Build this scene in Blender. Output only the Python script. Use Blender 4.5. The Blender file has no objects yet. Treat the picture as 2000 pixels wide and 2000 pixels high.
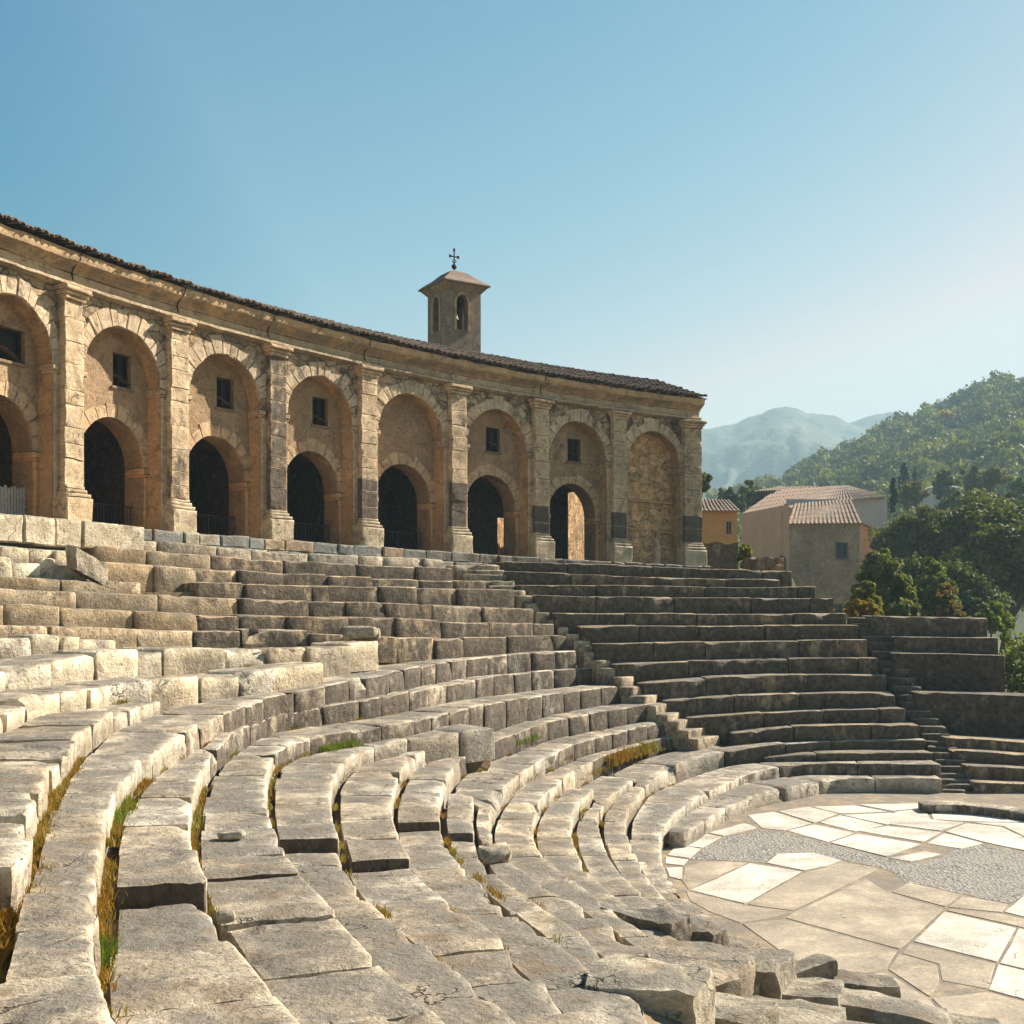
import bpy, math, random
import numpy as np
from mathutils import Vector
from mathutils.geometry import tessellate_polygon

random.seed(7)
RNG = np.random.default_rng(11)
SC = bpy.context.scene
COL = SC.collection
F = 2298.0          # focal length in photo pixels (2000 wide)
CX, HY = 1000.0, 1190.0
EYE = 4.5           # eye height above the orchestra floor
SUN_AZ = math.radians(31.0)   # from +X towards +Y
SUN_EL = math.radians(36.0)

# ------------------------------------------------------------------ numpy noise
def _hash(ix, iy, iz, seed):
    h = (ix.astype(np.int64) * 374761393 + iy.astype(np.int64) * 668265263 +
         iz.astype(np.int64) * 2147483647 + seed * 144665)
    h = (h ^ (h >> 13)) * 1274126177
    h = h & 0x7fffffff
    h = (h ^ (h >> 16)) & 0xffff
    return h / 65535.0

def vnoise(p, seed=0):
    p = np.asarray(p, float)
    i = np.floor(p).astype(np.int64)
    f = p - i
    f = f * f * (3 - 2 * f)
    r = 0
    for dx in (0, 1):
        wx = f[..., 0] if dx else 1 - f[..., 0]
        for dy in (0, 1):
            wy = f[..., 1] if dy else 1 - f[..., 1]
            for dz in (0, 1):
                wz = f[..., 2] if dz else 1 - f[..., 2]
                r = r + wx * wy * wz * _hash(i[..., 0] + dx, i[..., 1] + dy, i[..., 2] + dz, seed)
    return r * 2 - 1

def fbm(p, oct=3, seed=0):
    p = np.asarray(p, float)
    a, s, r = 1.0, 0.0, 0
    for o in range(oct):
        r = r + a * vnoise(p, seed + o * 17)
        s += a
        a *= 0.5
        p = p * 2.03 + 11.3
    return r / s

def sstep(a, b, x):
    t = np.clip((np.asarray(x, float) - a) / (b - a), 0, 1)
    return t * t * (3 - 2 * t)

# ------------------------------------------------------------------ objects
def tag(o, label=None, cat=None, group=None, kind=None):
    if label: o['label'] = label
    if cat: o['category'] = cat
    if group: o['group'] = group
    if kind: o['kind'] = kind
    return o

def empty(name, loc=(0, 0, 0)):
    o = bpy.data.objects.new(name, None)
    o.location = loc
    o.empty_display_size = 0.3
    COL.objects.link(o)
    return o

def mk(name, v, f, mat, parent=None, smooth=False, angle=38, color=None, attrs=None, uv=None):
    me = bpy.data.meshes.new(name)
    v = np.asarray(v, float)
    if isinstance(f, np.ndarray):
        n = len(f); k = f.shape[1]
        me.vertices.add(len(v)); me.vertices.foreach_set('co', v.ravel())
        me.loops.add(n * k); me.loops.foreach_set('vertex_index', f.ravel().astype(np.int32))
        me.polygons.add(n)
        me.polygons.foreach_set('loop_start', np.arange(0, n * k, k, dtype=np.int32))
        try:
            me.polygons.foreach_set('loop_total', np.full(n, k, dtype=np.int32))
        except Exception:
            pass
        me.update(calc_edges=True)
    else:
        me.from_pydata(v.tolist(), [], f)
        me.update()
    if attrs:
        for an, av in attrs.items():
            av = np.asarray(av, float)
            if av.ndim == 1:
                a = me.attributes.new(an, 'FLOAT', 'POINT'); a.data.foreach_set('value', av)
            else:
                a = me.attributes.new(an, 'FLOAT_COLOR', 'POINT')
                if av.shape[1] == 3: av = np.concatenate([av, np.ones((len(av), 1))], 1)
                a.data.foreach_set('color', av.ravel())
    if uv is not None:
        l = me.uv_layers.new(name='UVMap')
        idx = np.empty(len(me.loops), np.int32); me.loops.foreach_get('vertex_index', idx)
        l.data.foreach_set('uv', np.asarray(uv, float)[idx].ravel())
    if smooth:
        me.polygons.foreach_set('use_smooth', np.ones(len(me.polygons), bool))
        me.set_sharp_from_angle(angle=math.radians(angle))
    o = bpy.data.objects.new(name, me)
    COL.objects.link(o)
    if mat: me.materials.append(mat)
    if parent:
        o.parent = parent
        o.matrix_parent_inverse.identity()
        o.location = -Vector(parent.location) if parent.type == 'EMPTY' else (0, 0, 0)
    if color is not None: o.color = color
    return o

class MB:
    """collects shapes into one mesh"""
    def __init__(s): s.v = []; s.f = []; s.st = []
    def add(s, v, f, stain_shade=0.0):
        b = len(s.v); s.v += [tuple(p) for p in v]
        s.f += [[i + b for i in q] for q in f]
        s.st += [stain_shade] * len(v)
    def box(s, x0, x1, y0, y1, z0, z1, stain_shade=0.0, fn=None):
        v = [(x, y, z) for x in (x0, x1) for y in (y0, y1) for z in (z0, z1)]
        if fn: v = [fn(*p) for p in v]
        s.add(v, [(0, 1, 3, 2), (4, 6, 7, 5), (0, 4, 5, 1), (2, 3, 7, 6), (0, 2, 6, 4), (1, 5, 7, 3)], stain_shade)
    def tube(s, pts, r, n=8, cap=True):
        pts = [Vector(p) for p in pts]
        rs = r if isinstance(r, (list, tuple)) else [r] * len(pts)
        v = []; f = []
        for i, p in enumerate(pts):
            t = (pts[min(i + 1, len(pts) - 1)] - pts[max(i - 1, 0)]).normalized()
            u = t.cross(Vector((0, 0, 1)) if abs(t.z) < .9 else Vector((1, 0, 0))).normalized()
            w = t.cross(u)
            for k in range(n):
                a = 2 * math.pi * k / n
                v.append(p + (u * math.cos(a) + w * math.sin(a)) * rs[i])
        for i in range(len(pts) - 1):
            for k in range(n):
                f.append((i * n + k, i * n + (k + 1) % n, (i + 1) * n + (k + 1) % n, (i + 1) * n + k))
        if cap:
            f.append(tuple(range(n))[::-1]); f.append(tuple(range((len(pts) - 1) * n, len(pts) * n)))
        s.add(v, f)
    def build(s, name, mat, parent=None, **k):
        if any(s.st): k.setdefault('attrs', {})['stain_shade'] = s.st
        return mk(name, np.array(s.v), s.f, mat, parent, **k)

# ------------------------------------------------------------------ materials
def newmat(name):
    m = bpy.data.materials.new(name); m.use_nodes = True
    nt = m.node_tree
    for n in list(nt.nodes):
        if n.type != 'OUTPUT_MATERIAL': nt.nodes.remove(n)
    return m, nt, [n for n in nt.nodes if n.type == 'OUTPUT_MATERIAL'][0]

class NG:
    """small node helper"""
    def __init__(s, nt): s.nt = nt; s.L = nt.links
    def n(s, typ, **kw):
        nd = s.nt.nodes.new(typ)
        for k, v in kw.items():
            if k.startswith('i_'):
                nd.inputs[k[2:].replace('_', ' ')].default_value = v
            else: setattr(nd, k, v)
        return nd
    def link(s, a, b): s.L.new(a, b)
    def val(s, x, sock):
        if hasattr(x, 'is_output'): s.L.new(x, sock)
        else: sock.default_value = x
    def math(s, op, a, b=None, clamp=False):
        nd = s.n('ShaderNodeMath', operation=op, use_clamp=clamp)
        s.val(a, nd.inputs[0])
        if b is not None: s.val(b, nd.inputs[1])
        return nd.outputs[0]
    def mix(s, fac, a, b, blend='MIX'):
        nd = s.n('ShaderNodeMix', data_type='RGBA', blend_type=blend)
        s.val(fac, nd.inputs[0])
        for x, sk in ((a, nd.inputs[6]), (b, nd.inputs[7])):
            if isinstance(x, tuple): sk.default_value = x if len(x) == 4 else (*x, 1)
            else: s.L.new(x, sk)
        return nd.outputs[2]
    def noise(s, vec, scale, detail=4, rough=.55, dist=0.0):
        nd = s.n('ShaderNodeTexNoise'); nd.inputs['Scale'].default_value = scale
        nd.inputs['Detail'].default_value = detail; nd.inputs['Roughness'].default_value = rough
        nd.inputs['Distortion'].default_value = dist
        s.L.new(vec, nd.inputs['Vector']); return nd.outputs['Fac']
    def ramp(s, x, a, b, va=0.0, vb=1.0):
        nd = s.n('ShaderNodeMapRange', clamp=True, interpolation_type='SMOOTHSTEP')
        s.L.new(x, nd.inputs[0])
        s.val(a, nd.inputs[1]); s.val(b, nd.inputs[2])
        nd.inputs[3].default_value = va; nd.inputs[4].default_value = vb
        return nd.outputs[0]
    def scale(s, vec, sc):
        nd = s.n('ShaderNodeMapping'); nd.inputs['Scale'].default_value = sc
        s.L.new(vec, nd.inputs['Vector']); return nd.outputs[0]

def stone(name, c1, c2, c3=(.115, .088, .062), grain=1.0, bump=.02, crust=1.0, voro=None, voro_w=.03, lichen=.5, rough=.92, edge=.35, pat=.76):
    """weathered stone: two-tone base, per-object tint (object colour), black crust and painted riser shade by object alpha + 'stain' attribute"""
    m, nt, out = newmat(name)
    g = NG(nt)
    geo = g.n('ShaderNodeNewGeometry'); P = geo.outputs['Position']
    oi = g.n('ShaderNodeObjectInfo')
    at = g.n('ShaderNodeAttribute', attribute_name='stain_shade')
    big = g.noise(P, .55 * grain, 4)
    mid = g.noise(P, 3.1 * grain, 8, .66)
    fine = g.noise(P, 24 * grain, 6, .7)
    streak = g.noise(g.scale(P, (1, 1, .22)), 4.6 * grain, 5, .6)
    sep = g.n('ShaderNodeSeparateXYZ'); g.link(geo.outputs['True Normal'], sep.inputs[0])
    nz = g.math('ABSOLUTE', sep.outputs[2])
    side = g.math('SUBTRACT', 1.0, g.ramp(nz, .35, .8))
    col = g.mix(g.ramp(mid, .34, .66), (*c1, 1), (*c2, 1))
    col = g.mix(1.0, col, oi.outputs['Color'], 'MULTIPLY')
    strata = g.noise(g.scale(P, (.8, .8, 9)), 2.2 * grain, 5, .65, .6)
    gb = g.math('ADD', g.ramp(big, .25, .75, .74, 1.14), g.ramp(fine, .3, .72, -.22, .18))
    gb = g.math('ADD', gb, g.ramp(strata, .3, .7, -.07, .05))
    # edges worn paler, hollows darker
    wr = g.n('ShaderNodeAttribute', attribute_name='wear').outputs['Fac']
    gb = g.math('ADD', gb, g.math('MULTIPLY', wr, g.ramp(g.noise(P, 3.7, 4), .28, .58, .18, .80)))
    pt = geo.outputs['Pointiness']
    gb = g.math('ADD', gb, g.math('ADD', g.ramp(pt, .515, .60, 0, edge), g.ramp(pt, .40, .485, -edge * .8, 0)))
    rgb = g.n('ShaderNodeCombineColor')
    for i in range(3): g.link(gb, rgb.inputs[i])
    col = g.mix(1.0, col, rgb.outputs[0], 'MULTIPLY')
    # pale lichen blotches
    lc = g.noise(P, 7.3 * grain, 5, .6, .4)
    col = g.mix(g.math('MULTIPLY', g.ramp(lc, .60, .70), lichen), col, (.62, .58, .50, 1))
    # grey patina on the tops
    gp = g.noise(P, 1.35 * grain, 6, .62, .6)
    col = g.mix(g.math('MULTIPLY', g.math('MULTIPLY', g.ramp(gp, .40, .56), nz), pat), col, (.155, .138, .112, 1))
    bp = g.noise(P, 2.3 * grain, 5, .6, .8)
    col = g.mix(g.math('MULTIPLY', g.ramp(bp, .53, .66), .6 * min(1, pat * 1.3)), col, (.20, .135, .08, 1))
    sp = g.math('MULTIPLY', g.ramp(g.noise(P, 12 * grain, 6, .72, .3), .53, .62), g.ramp(g.noise(P, 1.1 * grain, 4, .6), .38, .56))
    col = g.mix(g.math('MULTIPLY', sp, .72 * min(1, pat * 1.3)), col, (.075, .068, .058, 1))
    # fine cracks
    dn0 = g.n('ShaderNodeTexNoise'); dn0.inputs['Scale'].default_value = 2.4; dn0.inputs['Detail'].default_value = 5; g.link(P, dn0.inputs['Vector'])
    va0 = g.n('ShaderNodeVectorMath', operation='MULTIPLY_ADD'); g.link(dn0.outputs['Color'], va0.inputs[0]); va0.inputs[1].default_value = (.9, .9, .9); g.link(P, va0.inputs[2])
    ck = g.n('ShaderNodeTexVoronoi', feature='DISTANCE_TO_EDGE'); ck.inputs['Scale'].default_value = 1.1; g.link(va0.outputs[0], ck.inputs['Vector'])
    ckm = g.math('MULTIPLY', g.ramp(ck.outputs['Distance'], .002, .012, 1, 0), g.ramp(g.noise(P, .9, 3), .55, .66))
    col = g.mix(g.math('MULTIPLY', ckm, .85), col, (.05, .04, .03, 1))
    # small pits
    pit = g.noise(P, 33 * grain, 3, .6)
    pm = g.math('MULTIPLY', g.ramp(pit, .66, .74), g.ramp(g.noise(P, 4.2 * grain, 3), .42, .58))
    col = g.mix(g.math('MULTIPLY', pm, .8), col, (.05, .043, .036, 1))
    h = g.math('ADD', g.math('MULTIPLY', mid, 1.0), g.math('MULTIPLY', fine, .42))
    h = g.math('ADD', h, g.math('MULTIPLY', g.noise(P, 9 * grain, 6, .7, .5), .6))
    h = g.math('ADD', h, g.math('MULTIPLY', strata, .22))
    h = g.math('SUBTRACT', h, g.math('MULTIPLY', ckm, .8))
    h = g.math('SUBTRACT', h, g.math('MULTIPLY', pm, .5))
    if voro:
        if voro == 'uv':
            uvn = g.n('ShaderNodeUVMap'); vec = uvn.outputs[0]
        else: vec = P
        dn = g.n('ShaderNodeTexNoise'); dn.inputs['Scale'].default_value = 1.5; g.link(vec, dn.inputs['Vector'])
        va = g.n('ShaderNodeVectorMath', operation='MULTIPLY_ADD')
        g.link(dn.outputs['Color'], va.inputs[0]); va.inputs[1].default_value = (.25, .25, .25); g.link(vec, va.inputs[2])
        sc = g.scale(va.outputs[0], (1.0, 1.5, 1.0))
        vo = g.n('ShaderNodeTexVoronoi', feature='DISTANCE_TO_EDGE'); vo.inputs['Scale'].default_value = 2.6; g.link(sc, vo.inputs['Vector'])
        vc = g.n('ShaderNodeTexVoronoi', feature='F1'); vc.inputs['Scale'].default_value = 2.6; g.link(sc, vc.inputs['Vector'])
        hv = g.n('ShaderNodeHueSaturation'); g.link(col, hv.inputs['Color'])
        sx = g.n('ShaderNodeSeparateColor'); g.link(vc.outputs['Color'], sx.inputs[0])
        g.link(g.ramp(sx.outputs[0], 0, 1, .72, 1.18), hv.inputs['Value'])
        col = hv.outputs[0]
        jm = g.ramp(vo.outputs['Distance'], 0.0, voro_w, 1, 0)
        jm = g.math('MULTIPLY', jm, g.ramp(g.noise(P, 1.7, 3), .30, .50))
        col = g.mix(g.math('MULTIPLY', jm, .75), col, (.11, .085, .06, 1))
        h = g.math('SUBTRACT', h, g.math('MULTIPLY', jm, .9))
    # black crust and streaks, plus shade painted on the vertical faces
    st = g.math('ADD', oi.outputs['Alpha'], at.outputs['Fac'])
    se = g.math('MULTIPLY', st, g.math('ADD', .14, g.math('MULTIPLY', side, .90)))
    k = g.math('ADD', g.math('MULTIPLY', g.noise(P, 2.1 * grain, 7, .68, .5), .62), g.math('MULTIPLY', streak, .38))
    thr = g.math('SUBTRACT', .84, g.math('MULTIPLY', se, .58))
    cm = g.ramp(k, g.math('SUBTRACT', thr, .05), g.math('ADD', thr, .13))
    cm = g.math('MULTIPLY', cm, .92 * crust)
    cc = g.mix(g.ramp(g.noise(P, 6.5 * grain, 6, .7, .4), .32, .70), (*[x * .38 for x in c3], 1), (*[x * 1.15 for x in c3], 1))
    flk = g.math('MULTIPLY', g.ramp(g.noise(g.scale(P, (1, 1, .45)), 11 * grain, 5, .72, .5), .585, .66), g.ramp(g.noise(P, 1.9 * grain, 3), .42, .58))
    cc = g.mix(g.math('MULTIPLY', flk, .75), cc, (.33, .27, .20, 1))
    col = g.mix(cm, col, cc)
    b = g.n('ShaderNodeBump'); b.inputs['Strength'].default_value = 1.0
    b.inputs['Distance'].default_value = bump; g.link(h, b.inputs['Height'])
    bs = g.n('ShaderNodeBsdfPrincipled'); bs.inputs['Roughness'].default_value = rough
    bs.inputs['Specular IOR Level'].default_value = .25
    g.link(col, bs.inputs['Base Color']); g.link(b.outputs[0], bs.inputs['Normal'])
    g.link(bs.outputs[0], out.inputs['Surface'])
    return m

def simple(name, c, c2=None, scale=6, rough=.85, bump=.01, metal=0, spec=.3):
    m, nt, out = newmat(name); g = NG(nt)
    geo = g.n('ShaderNodeNewGeometry'); P = geo.outputs['Position']
    n = g.noise(P, scale, 7, .62)
    n2 = g.noise(P, scale * .13, 4)
    col = g.mix(g.ramp(n, .32, .68), (*c, 1), (*(c2 or c), 1))
    col = g.mix(g.math('MULTIPLY', g.ramp(n2, .4, .7), .3), col, tuple(x * .6 for x in c) + (1,))
    b = g.n('ShaderNodeBump'); b.inputs['Distance'].default_value = bump; g.link(n, b.inputs['Height'])
    bs = g.n('ShaderNodeBsdfPrincipled'); bs.inputs['Roughness'].default_value = rough
    bs.inputs['Metallic'].default_value = metal; bs.inputs['Specular IOR Level'].default_value = spec
    g.link(col, bs.inputs['Base Color']); g.link(b.outputs[0], bs.inputs['Normal'])
    g.link(bs.outputs[0], out.inputs['Surface'])
    return m

def leafmat(name, c1, c2, trans=.35):
    """leaves: colour between c1 and c2 by the per-leaf attribute 'hue', tinted by the object's colour"""
    m, nt, out = newmat(name); g = NG(nt)
    at = g.n('ShaderNodeAttribute', attribute_name='hue')
    oi = g.n('ShaderNodeObjectInfo')
    col = g.mix(at.outputs['Fac'], (*c1, 1), (*c2, 1))
    col = g.mix(1.0, col, oi.outputs['Color'], 'MULTIPLY')
    d = g.n('ShaderNodeBsdfPrincipled'); d.inputs['Roughness'].default_value = .6; d.inputs['Specular IOR Level'].default_value = .06
    g.link(col, d.inputs['Base Color'])
    t = g.n('ShaderNodeBsdfTranslucent')
    g.link(g.mix(1.0, col, (1.15, 1.25, .6, 1), 'MULTIPLY'), t.inputs['Color'])
    mx = g.n('ShaderNodeMixShader'); mx.inputs[0].default_value = trans
    g.link(d.outputs[0], mx.inputs[1]); g.link(t.outputs[0], mx.inputs[2])
    g.link(mx.outputs[0], out.inputs['Surface'])
    return m

M = {}
M['seat'] = stone('seat_limestone', (.47, .40, .30), (.33, .275, .195), bump=.06)
M['rubble'] = stone('ruined_rubble', (.50, .35, .20), (.36, .24, .13), bump=.09, voro='uv', voro_w=.022, lichen=.3)
M['core'] = stone('rubble_core_stone', (.40, .33, .24), (.27, .22, .155), bump=.10, voro='pos', voro_w=.018, lichen=.3)
M['slab'] = stone('paving_limestone', (.78, .70, .57), (.66, .58, .46), bump=.008, lichen=.15, crust=.5, pat=.2)
M['slabtan'] = stone('paving_sandstone', (.42, .34, .24), (.34, .275, .19), bump=.008, lichen=.12, crust=.5, pat=.3)
M['wall'] = stone('facade_stone', (.58, .43, .265), (.44, .315, .19), bump=.07, voro='uv', voro_w=.05, lichen=.35)
M['pier'] = stone('pilaster_stone', (.60, .46, .29), (.48, .35, .215), bump=.04, lichen=.35)
M['vouss'] = stone('arch_stone', (.51, .38, .245), (.40, .295, .185), bump=.03, lichen=.35)
M['soffit'] = stone('arch_soffit', (.58, .36, .175), (.48, .30, .15), bump=.025, lichen=.1)
M['infill'] = stone('ochre_render', (.42, .29, .17), (.33, .225, .13), bump=.045, lichen=.12)
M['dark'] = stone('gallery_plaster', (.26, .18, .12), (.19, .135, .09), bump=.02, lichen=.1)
M['cornice'] = stone('cornice_stone', (.50, .375, .23), (.40, .29, .175), bump=.03, lichen=.3)
M['tile'] = stone('old_roof_tile', (.20, .135, .09), (.12, .085, .06), grain=2.2, bump=.012, lichen=.25)
M['tower'] = stone('tower_render', (.32, .235, .155), (.23, .165, .11), bump=.03, lichen=.1)
M['earth'] = simple('dry_earth', (.20, .135, .075), (.28, .20, .115), 9, .97, .03)
M['iron'] = simple('rusty_iron', (.03, .026, .024), (.05, .04, .032), 30, .6, .002, .6)
M['wood'] = simple('dark_shutter_wood', (.022, .018, .015), (.04, .032, .026), 20, .7, .004)
M['bark'] = simple('bark', (.07, .052, .038), (.11, .085, .06), 14, .95, .02)
# ================================================================== the seating (rows follow surveyed plan curves)
def unproj(x, y, z=None, d=None):
    """a photo point at a known height z (relative to the eye) or distance d -> world"""
    if d is None: d = z * F / (HY - y)
    else: z = (HY - y) / F * d
    return ((x - CX) / F * d, d, z + EYE)

def spline(pts, step=.08):
    P = np.array(pts, float)
    if len(P) == 2:
        n = max(2, int(np.linalg.norm(P[1] - P[0]) / step))
        return P[0] + (P[1] - P[0]) * np.linspace(0, 1, n)[:, None]
    E = np.vstack([2 * P[0] - P[1], P, 2 * P[-1] - P[-2]])
    out = []
    for i in range(1, len(E) - 2):
        p0, p1, p2, p3 = E[i - 1], E[i], E[i + 1], E[i + 2]
        k = [0]
        for a, b in ((p0, p1), (p1, p2), (p2, p3)): k.append(k[-1] + max(np.linalg.norm(b[:2] - a[:2]), 1e-3) ** .5)
        n = max(2, int(np.linalg.norm(p2 - p1) / step))
        t = np.linspace(k[1], k[2], n, endpoint=False)[:, None]
        A1 = (k[1] - t) / (k[1] - k[0]) * p0 + (t - k[0]) / (k[1] - k[0]) * p1
        A2 = (k[2] - t) / (k[2] - k[1]) * p1 + (t - k[1]) / (k[2] - k[1]) * p2
        A3 = (k[3] - t) / (k[3] - k[2]) * p2 + (t - k[2]) / (k[3] - k[2]) * p3
        B1 = (k[2] - t) / (k[2] - k[0]) * A1 + (t - k[0]) / (k[2] - k[0]) * A2
        B2 = (k[3] - t) / (k[3] - k[1]) * A2 + (t - k[1]) / (k[3] - k[1]) * A3
        out.append((k[2] - t) / (k[2] - k[1]) * B1 + (t - k[1]) / (k[2] - k[1]) * B2)
    out.append(P[-1:])
    return np.vstack(out)

def resample(P, step=.08):
    s = np.concatenate([[0], np.cumsum(np.linalg.norm(np.diff(P[:, :2], axis=0), axis=1))])
    n = max(3, int(s[-1] / step))
    t = np.linspace(0, s[-1], n)
    return np.stack([np.interp(t, s, P[:, i]) for i in range(3)], 1), t

class Row:
    def __init__(s, name, pts, z=None, d=None, ext=0.0, smooth=1.0, step=.08):
        s.name = name
        n = len(pts)
        val = z if z is not None else d
        if not isinstance(val, (list, tuple)): val = [val] * n
        if len(val) == 2 and n != 2: val = list(np.linspace(val[0], val[1], n))
        W = [unproj(x, y, **({'z': v} if z is not None else {'d': v})) for (x, y), v in zip(pts, val)]
        P, t = resample(spline(W, step), step)
        k = int(smooth / step)
        if k > 2 and len(P) > 2 * k:
            ker = np.hanning(k + 2)[1:-1]; ker /= ker.sum()
            for _ in range(2):
                pad = k
                Q = np.vstack([2 * P[0] - P[pad:0:-1], P, 2 * P[-1] - P[-2:-pad - 2:-1]])
                Q = np.stack([np.convolve(Q[:, i], ker, 'same') for i in range(3)], 1)
                P = Q[pad:-pad]
        if ext > 0:     # carry the row on past the frame with its own curvature
            a = P[int(1.5 / step)] - P[0]; b = P[int(3.0 / step)] - P[int(1.5 / step)] if len(P) > 3.2 / step else a
            th0 = math.atan2(-a[1], -a[0]); dth = th0 - math.atan2(-b[1], -b[0])
            dth = max(-.10, min(.16, (dth + math.pi) % (2 * math.pi) - math.pi)) / 1.5 * step
            th = math.atan2(-(P[3] - P[0])[1], -(P[3] - P[0])[0]); q = P[0].copy(); E = []
            for i in range(int(ext / step)):
                th += dth
                q = q + np.array([math.cos(th), math.sin(th), 0]) * step; E.append(q.copy())
            P = np.vstack([np.array(E[::-1]), P])
        s.P, s.S = resample(P, step)
        T = np.gradient(s.P[:, :2], axis=0); T /= np.linalg.norm(T, axis=1)[:, None] + 1e-9
        s.T = T
        s.N = np.stack([-T[:, 1], T[:, 0]], 1)       # away from the orchestra
        s.L = s.S[-1]
        s.W = np.full(len(s.S), 1.0)
    def at(s, t):
        c = lambda a: np.interp(t, s.S, a)
        P = np.stack([c(s.P[:, i]) for i in range(3)], -1)
        N = np.stack([c(s.N[:, 0]), c(s.N[:, 1])], -1)
        N /= np.linalg.norm(N, axis=-1)[..., None] + 1e-9
        return P, N, c(s.W)
    def px(s, t):
        P, _, _ = s.at(np.array([t]))
        y = max(P[0, 1], .5)
        return CX + F * P[0, 0] / y, HY - F * (P[0, 2] - EYE) / y, P[0, 1]

R = {}
def row(name, *a, **k): R[name] = Row(name, *a, **k)

row('bench1', [(1340,1625),(1375,1604),(1403,1583),(1452,1562),(1490,1548),(1552,1535),(1626,1522),(1740,1519),(1848,1521)], z=[-4.2,-4.2,-4.2,-4.19,-4.18,-4.17,-4.16,-4.14,-4.14])
row('bench2', [(1400,1800),(1340,1755),(1305,1710),(1291,1667),(1299,1615),(1325,1585),(1359,1560),(1400,1538),(1456,1515),(1488,1505),(1540,1496),(1600,1491),(1700,1492),(1846,1493)],
    z=[-4.15]*5+[-4.1,-4.07,-4.03,-4.0,-3.96,-3.92,-3.9,-3.88,-3.88])
row('B8', [(1440,1860),(1350,1800),(1289,1740),(1255,1695),(1236,1660),(1223,1624),(1222,1600),(1228,1580),(1239,1563),(1264,1535),(1289,1514),(1345,1485),(1434,1465),(1500,1456),(1600,1447),(1700,1445),(1817,1444)],
    z=[-3.92]*8+[-3.9,-3.86,-3.8,-3.7,-3.58,-3.5,-3.44,-3.42,-3.40])
row('k', [(1400,1845),(1320,1790),(1250,1740),(1207,1700),(1187,1670),(1176,1642),(1170,1615),(1171,1590),(1180,1568),(1200,1547),(1248,1518)], z=-3.77)
row('j', [(1370,1865),(1280,1805),(1200,1752),(1152,1706),(1131,1669),(1119,1638),(1117,1613),(1121,1590),(1135,1566),(1160,1541)], z=-3.6)
row('B7', [(1350,1880),(1260,1822),(1190,1770),(1131,1725),(1090,1696),(1060,1668),(1044,1640),(1040,1613),(1045,1590),(1058,1562),(1080,1538),(1110,1512),(1146,1491),(1200,1468),(1248,1453),(1310,1439),(1363,1432)], z=[-3.42]*8+[-3.42,-3.41,-3.4,-3.39,-3.38,-3.36,-3.34,-3.30,-3.26])
row('B6', [(1270,1835),(1200,1789),(1092,1723),(1040,1694),(990,1664),(966,1640),(956,1612),(955,1593),(963,1572),(980,1545),(1000,1524),(1028,1501),(1090,1468),(1135,1449),(1230,1424),(1327,1404)], z=[-3.18]*8+[-3.18,-3.17,-3.16,-3.14,-3.08,-3.04,-2.97,-2.9])
row('xs', [(1330,1925),(1240,1870),(1141,1800),(1067,1756),(1009,1715),(955,1675),(934,1646),(926,1610),(922,1575),(924,1548)], z=-3.03)
row('B5', [(1330,1985),(1250,1925),(1168,1865),(1085,1810),(1001,1753),(941,1704),(897,1667),(874,1638),(862,1611),(858,1583),(862,1553),(872,1522),(890,1494),(920,1468),(964,1448),(1040,1420),(1080,1408),(1200,1386),(1284,1373)], z=[-2.9]*10+[-2.9,-2.88,-2.85,-2.8,-2.74,-2.66,-2.62,-2.54,-2.48])
row('f', [(1240,2010),(1157,1945),(1067,1880),(961,1790),(895,1745),(831,1700),(798,1668),(779,1634),(767,1600),(765,1560),(775,1520),(792,1492),(815,1475),(845,1458),(885,1442)], z=[-2.66]*12+[-2.65,-2.63,-2.6], ext=2)
row('e', [(1090,2030),(1030,1965),(960,1905),(889,1850),(799,1782),(740,1736),(698,1695),(668,1652),(655,1612),(648,1578),(647,1545),(655,1512),(675,1487),(702,1465),(760,1450),(840,1438),(900,1430),(975,1421)], z=[-2.44]*13+[-2.43,-2.41,-2.38,-2.36,-2.34], ext=4)
row('B4', [(930,2040),(850,1955),(748,1866),(690,1806),(623,1738),(572,1686),(541,1638),(526,1590),(519,1545),(524,1503),(545,1467),(590,1445),(640,1433),(700,1423),(800,1408),(872,1392),(1057,1358),(1233,1337)],
    z=[-2.2]*10+[-2.2,-2.18,-2.16,-2.14,-2.12,-2.1,-2.08,-2.05], ext=4)
row('B3', [(720,2080),(648,2000),(565,1916),(512,1860),(465,1808),(420,1750),(392,1702),(378,1652),(374,1595),(386,1530),(412,1475),(453,1437),(518,1404),(561,1391),(640,1379),(735,1364),(791,1354),(870,1338),(1017,1315),(1189,1302)],
    z=[-1.95]*11+[-1.94,-1.9,-1.86,-1.82,-1.77,-1.74,-1.7,-1.65,-1.6], ext=4)
row('B2', [(262,2090),(212,2000),(190,1910),(182,1830),(184,1765),(190,1709),(202,1632),(214,1580),(234,1537),(268,1494),(320,1455),(398,1413),(464,1383),(541,1358),(636,1340),(742,1319),(800,1306),(924,1286),(1017,1277),(1131,1270)],
    z=[-1.7]*10+[-1.68,-1.65,-1.6,-1.53,-1.45,-1.36,-1.3,-1.22,-1.17,-1.12], ext=4)
row('G', [(-60,1900),(-20,1790),(35,1660),(68,1570),(92,1512),(122,1470),(160,1435),(205,1404),(260,1378),(308,1365),(362,1346),(453,1334),(513,1332)], z=[-1.46]*10+[-1.44,-1.38,-1.34], ext=4)
row('F', [(-200,1500),(-100,1440),(0,1390),(100,1355),(186,1341),(219,1335),(352,1324),(400,1318),(506,1309),(640,1292)], z=[-1.25,-1.24,-1.22,-1.2,-1.18,-1.18,-1.14,-1.13,-1.1,-1.02], ext=3)
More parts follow.
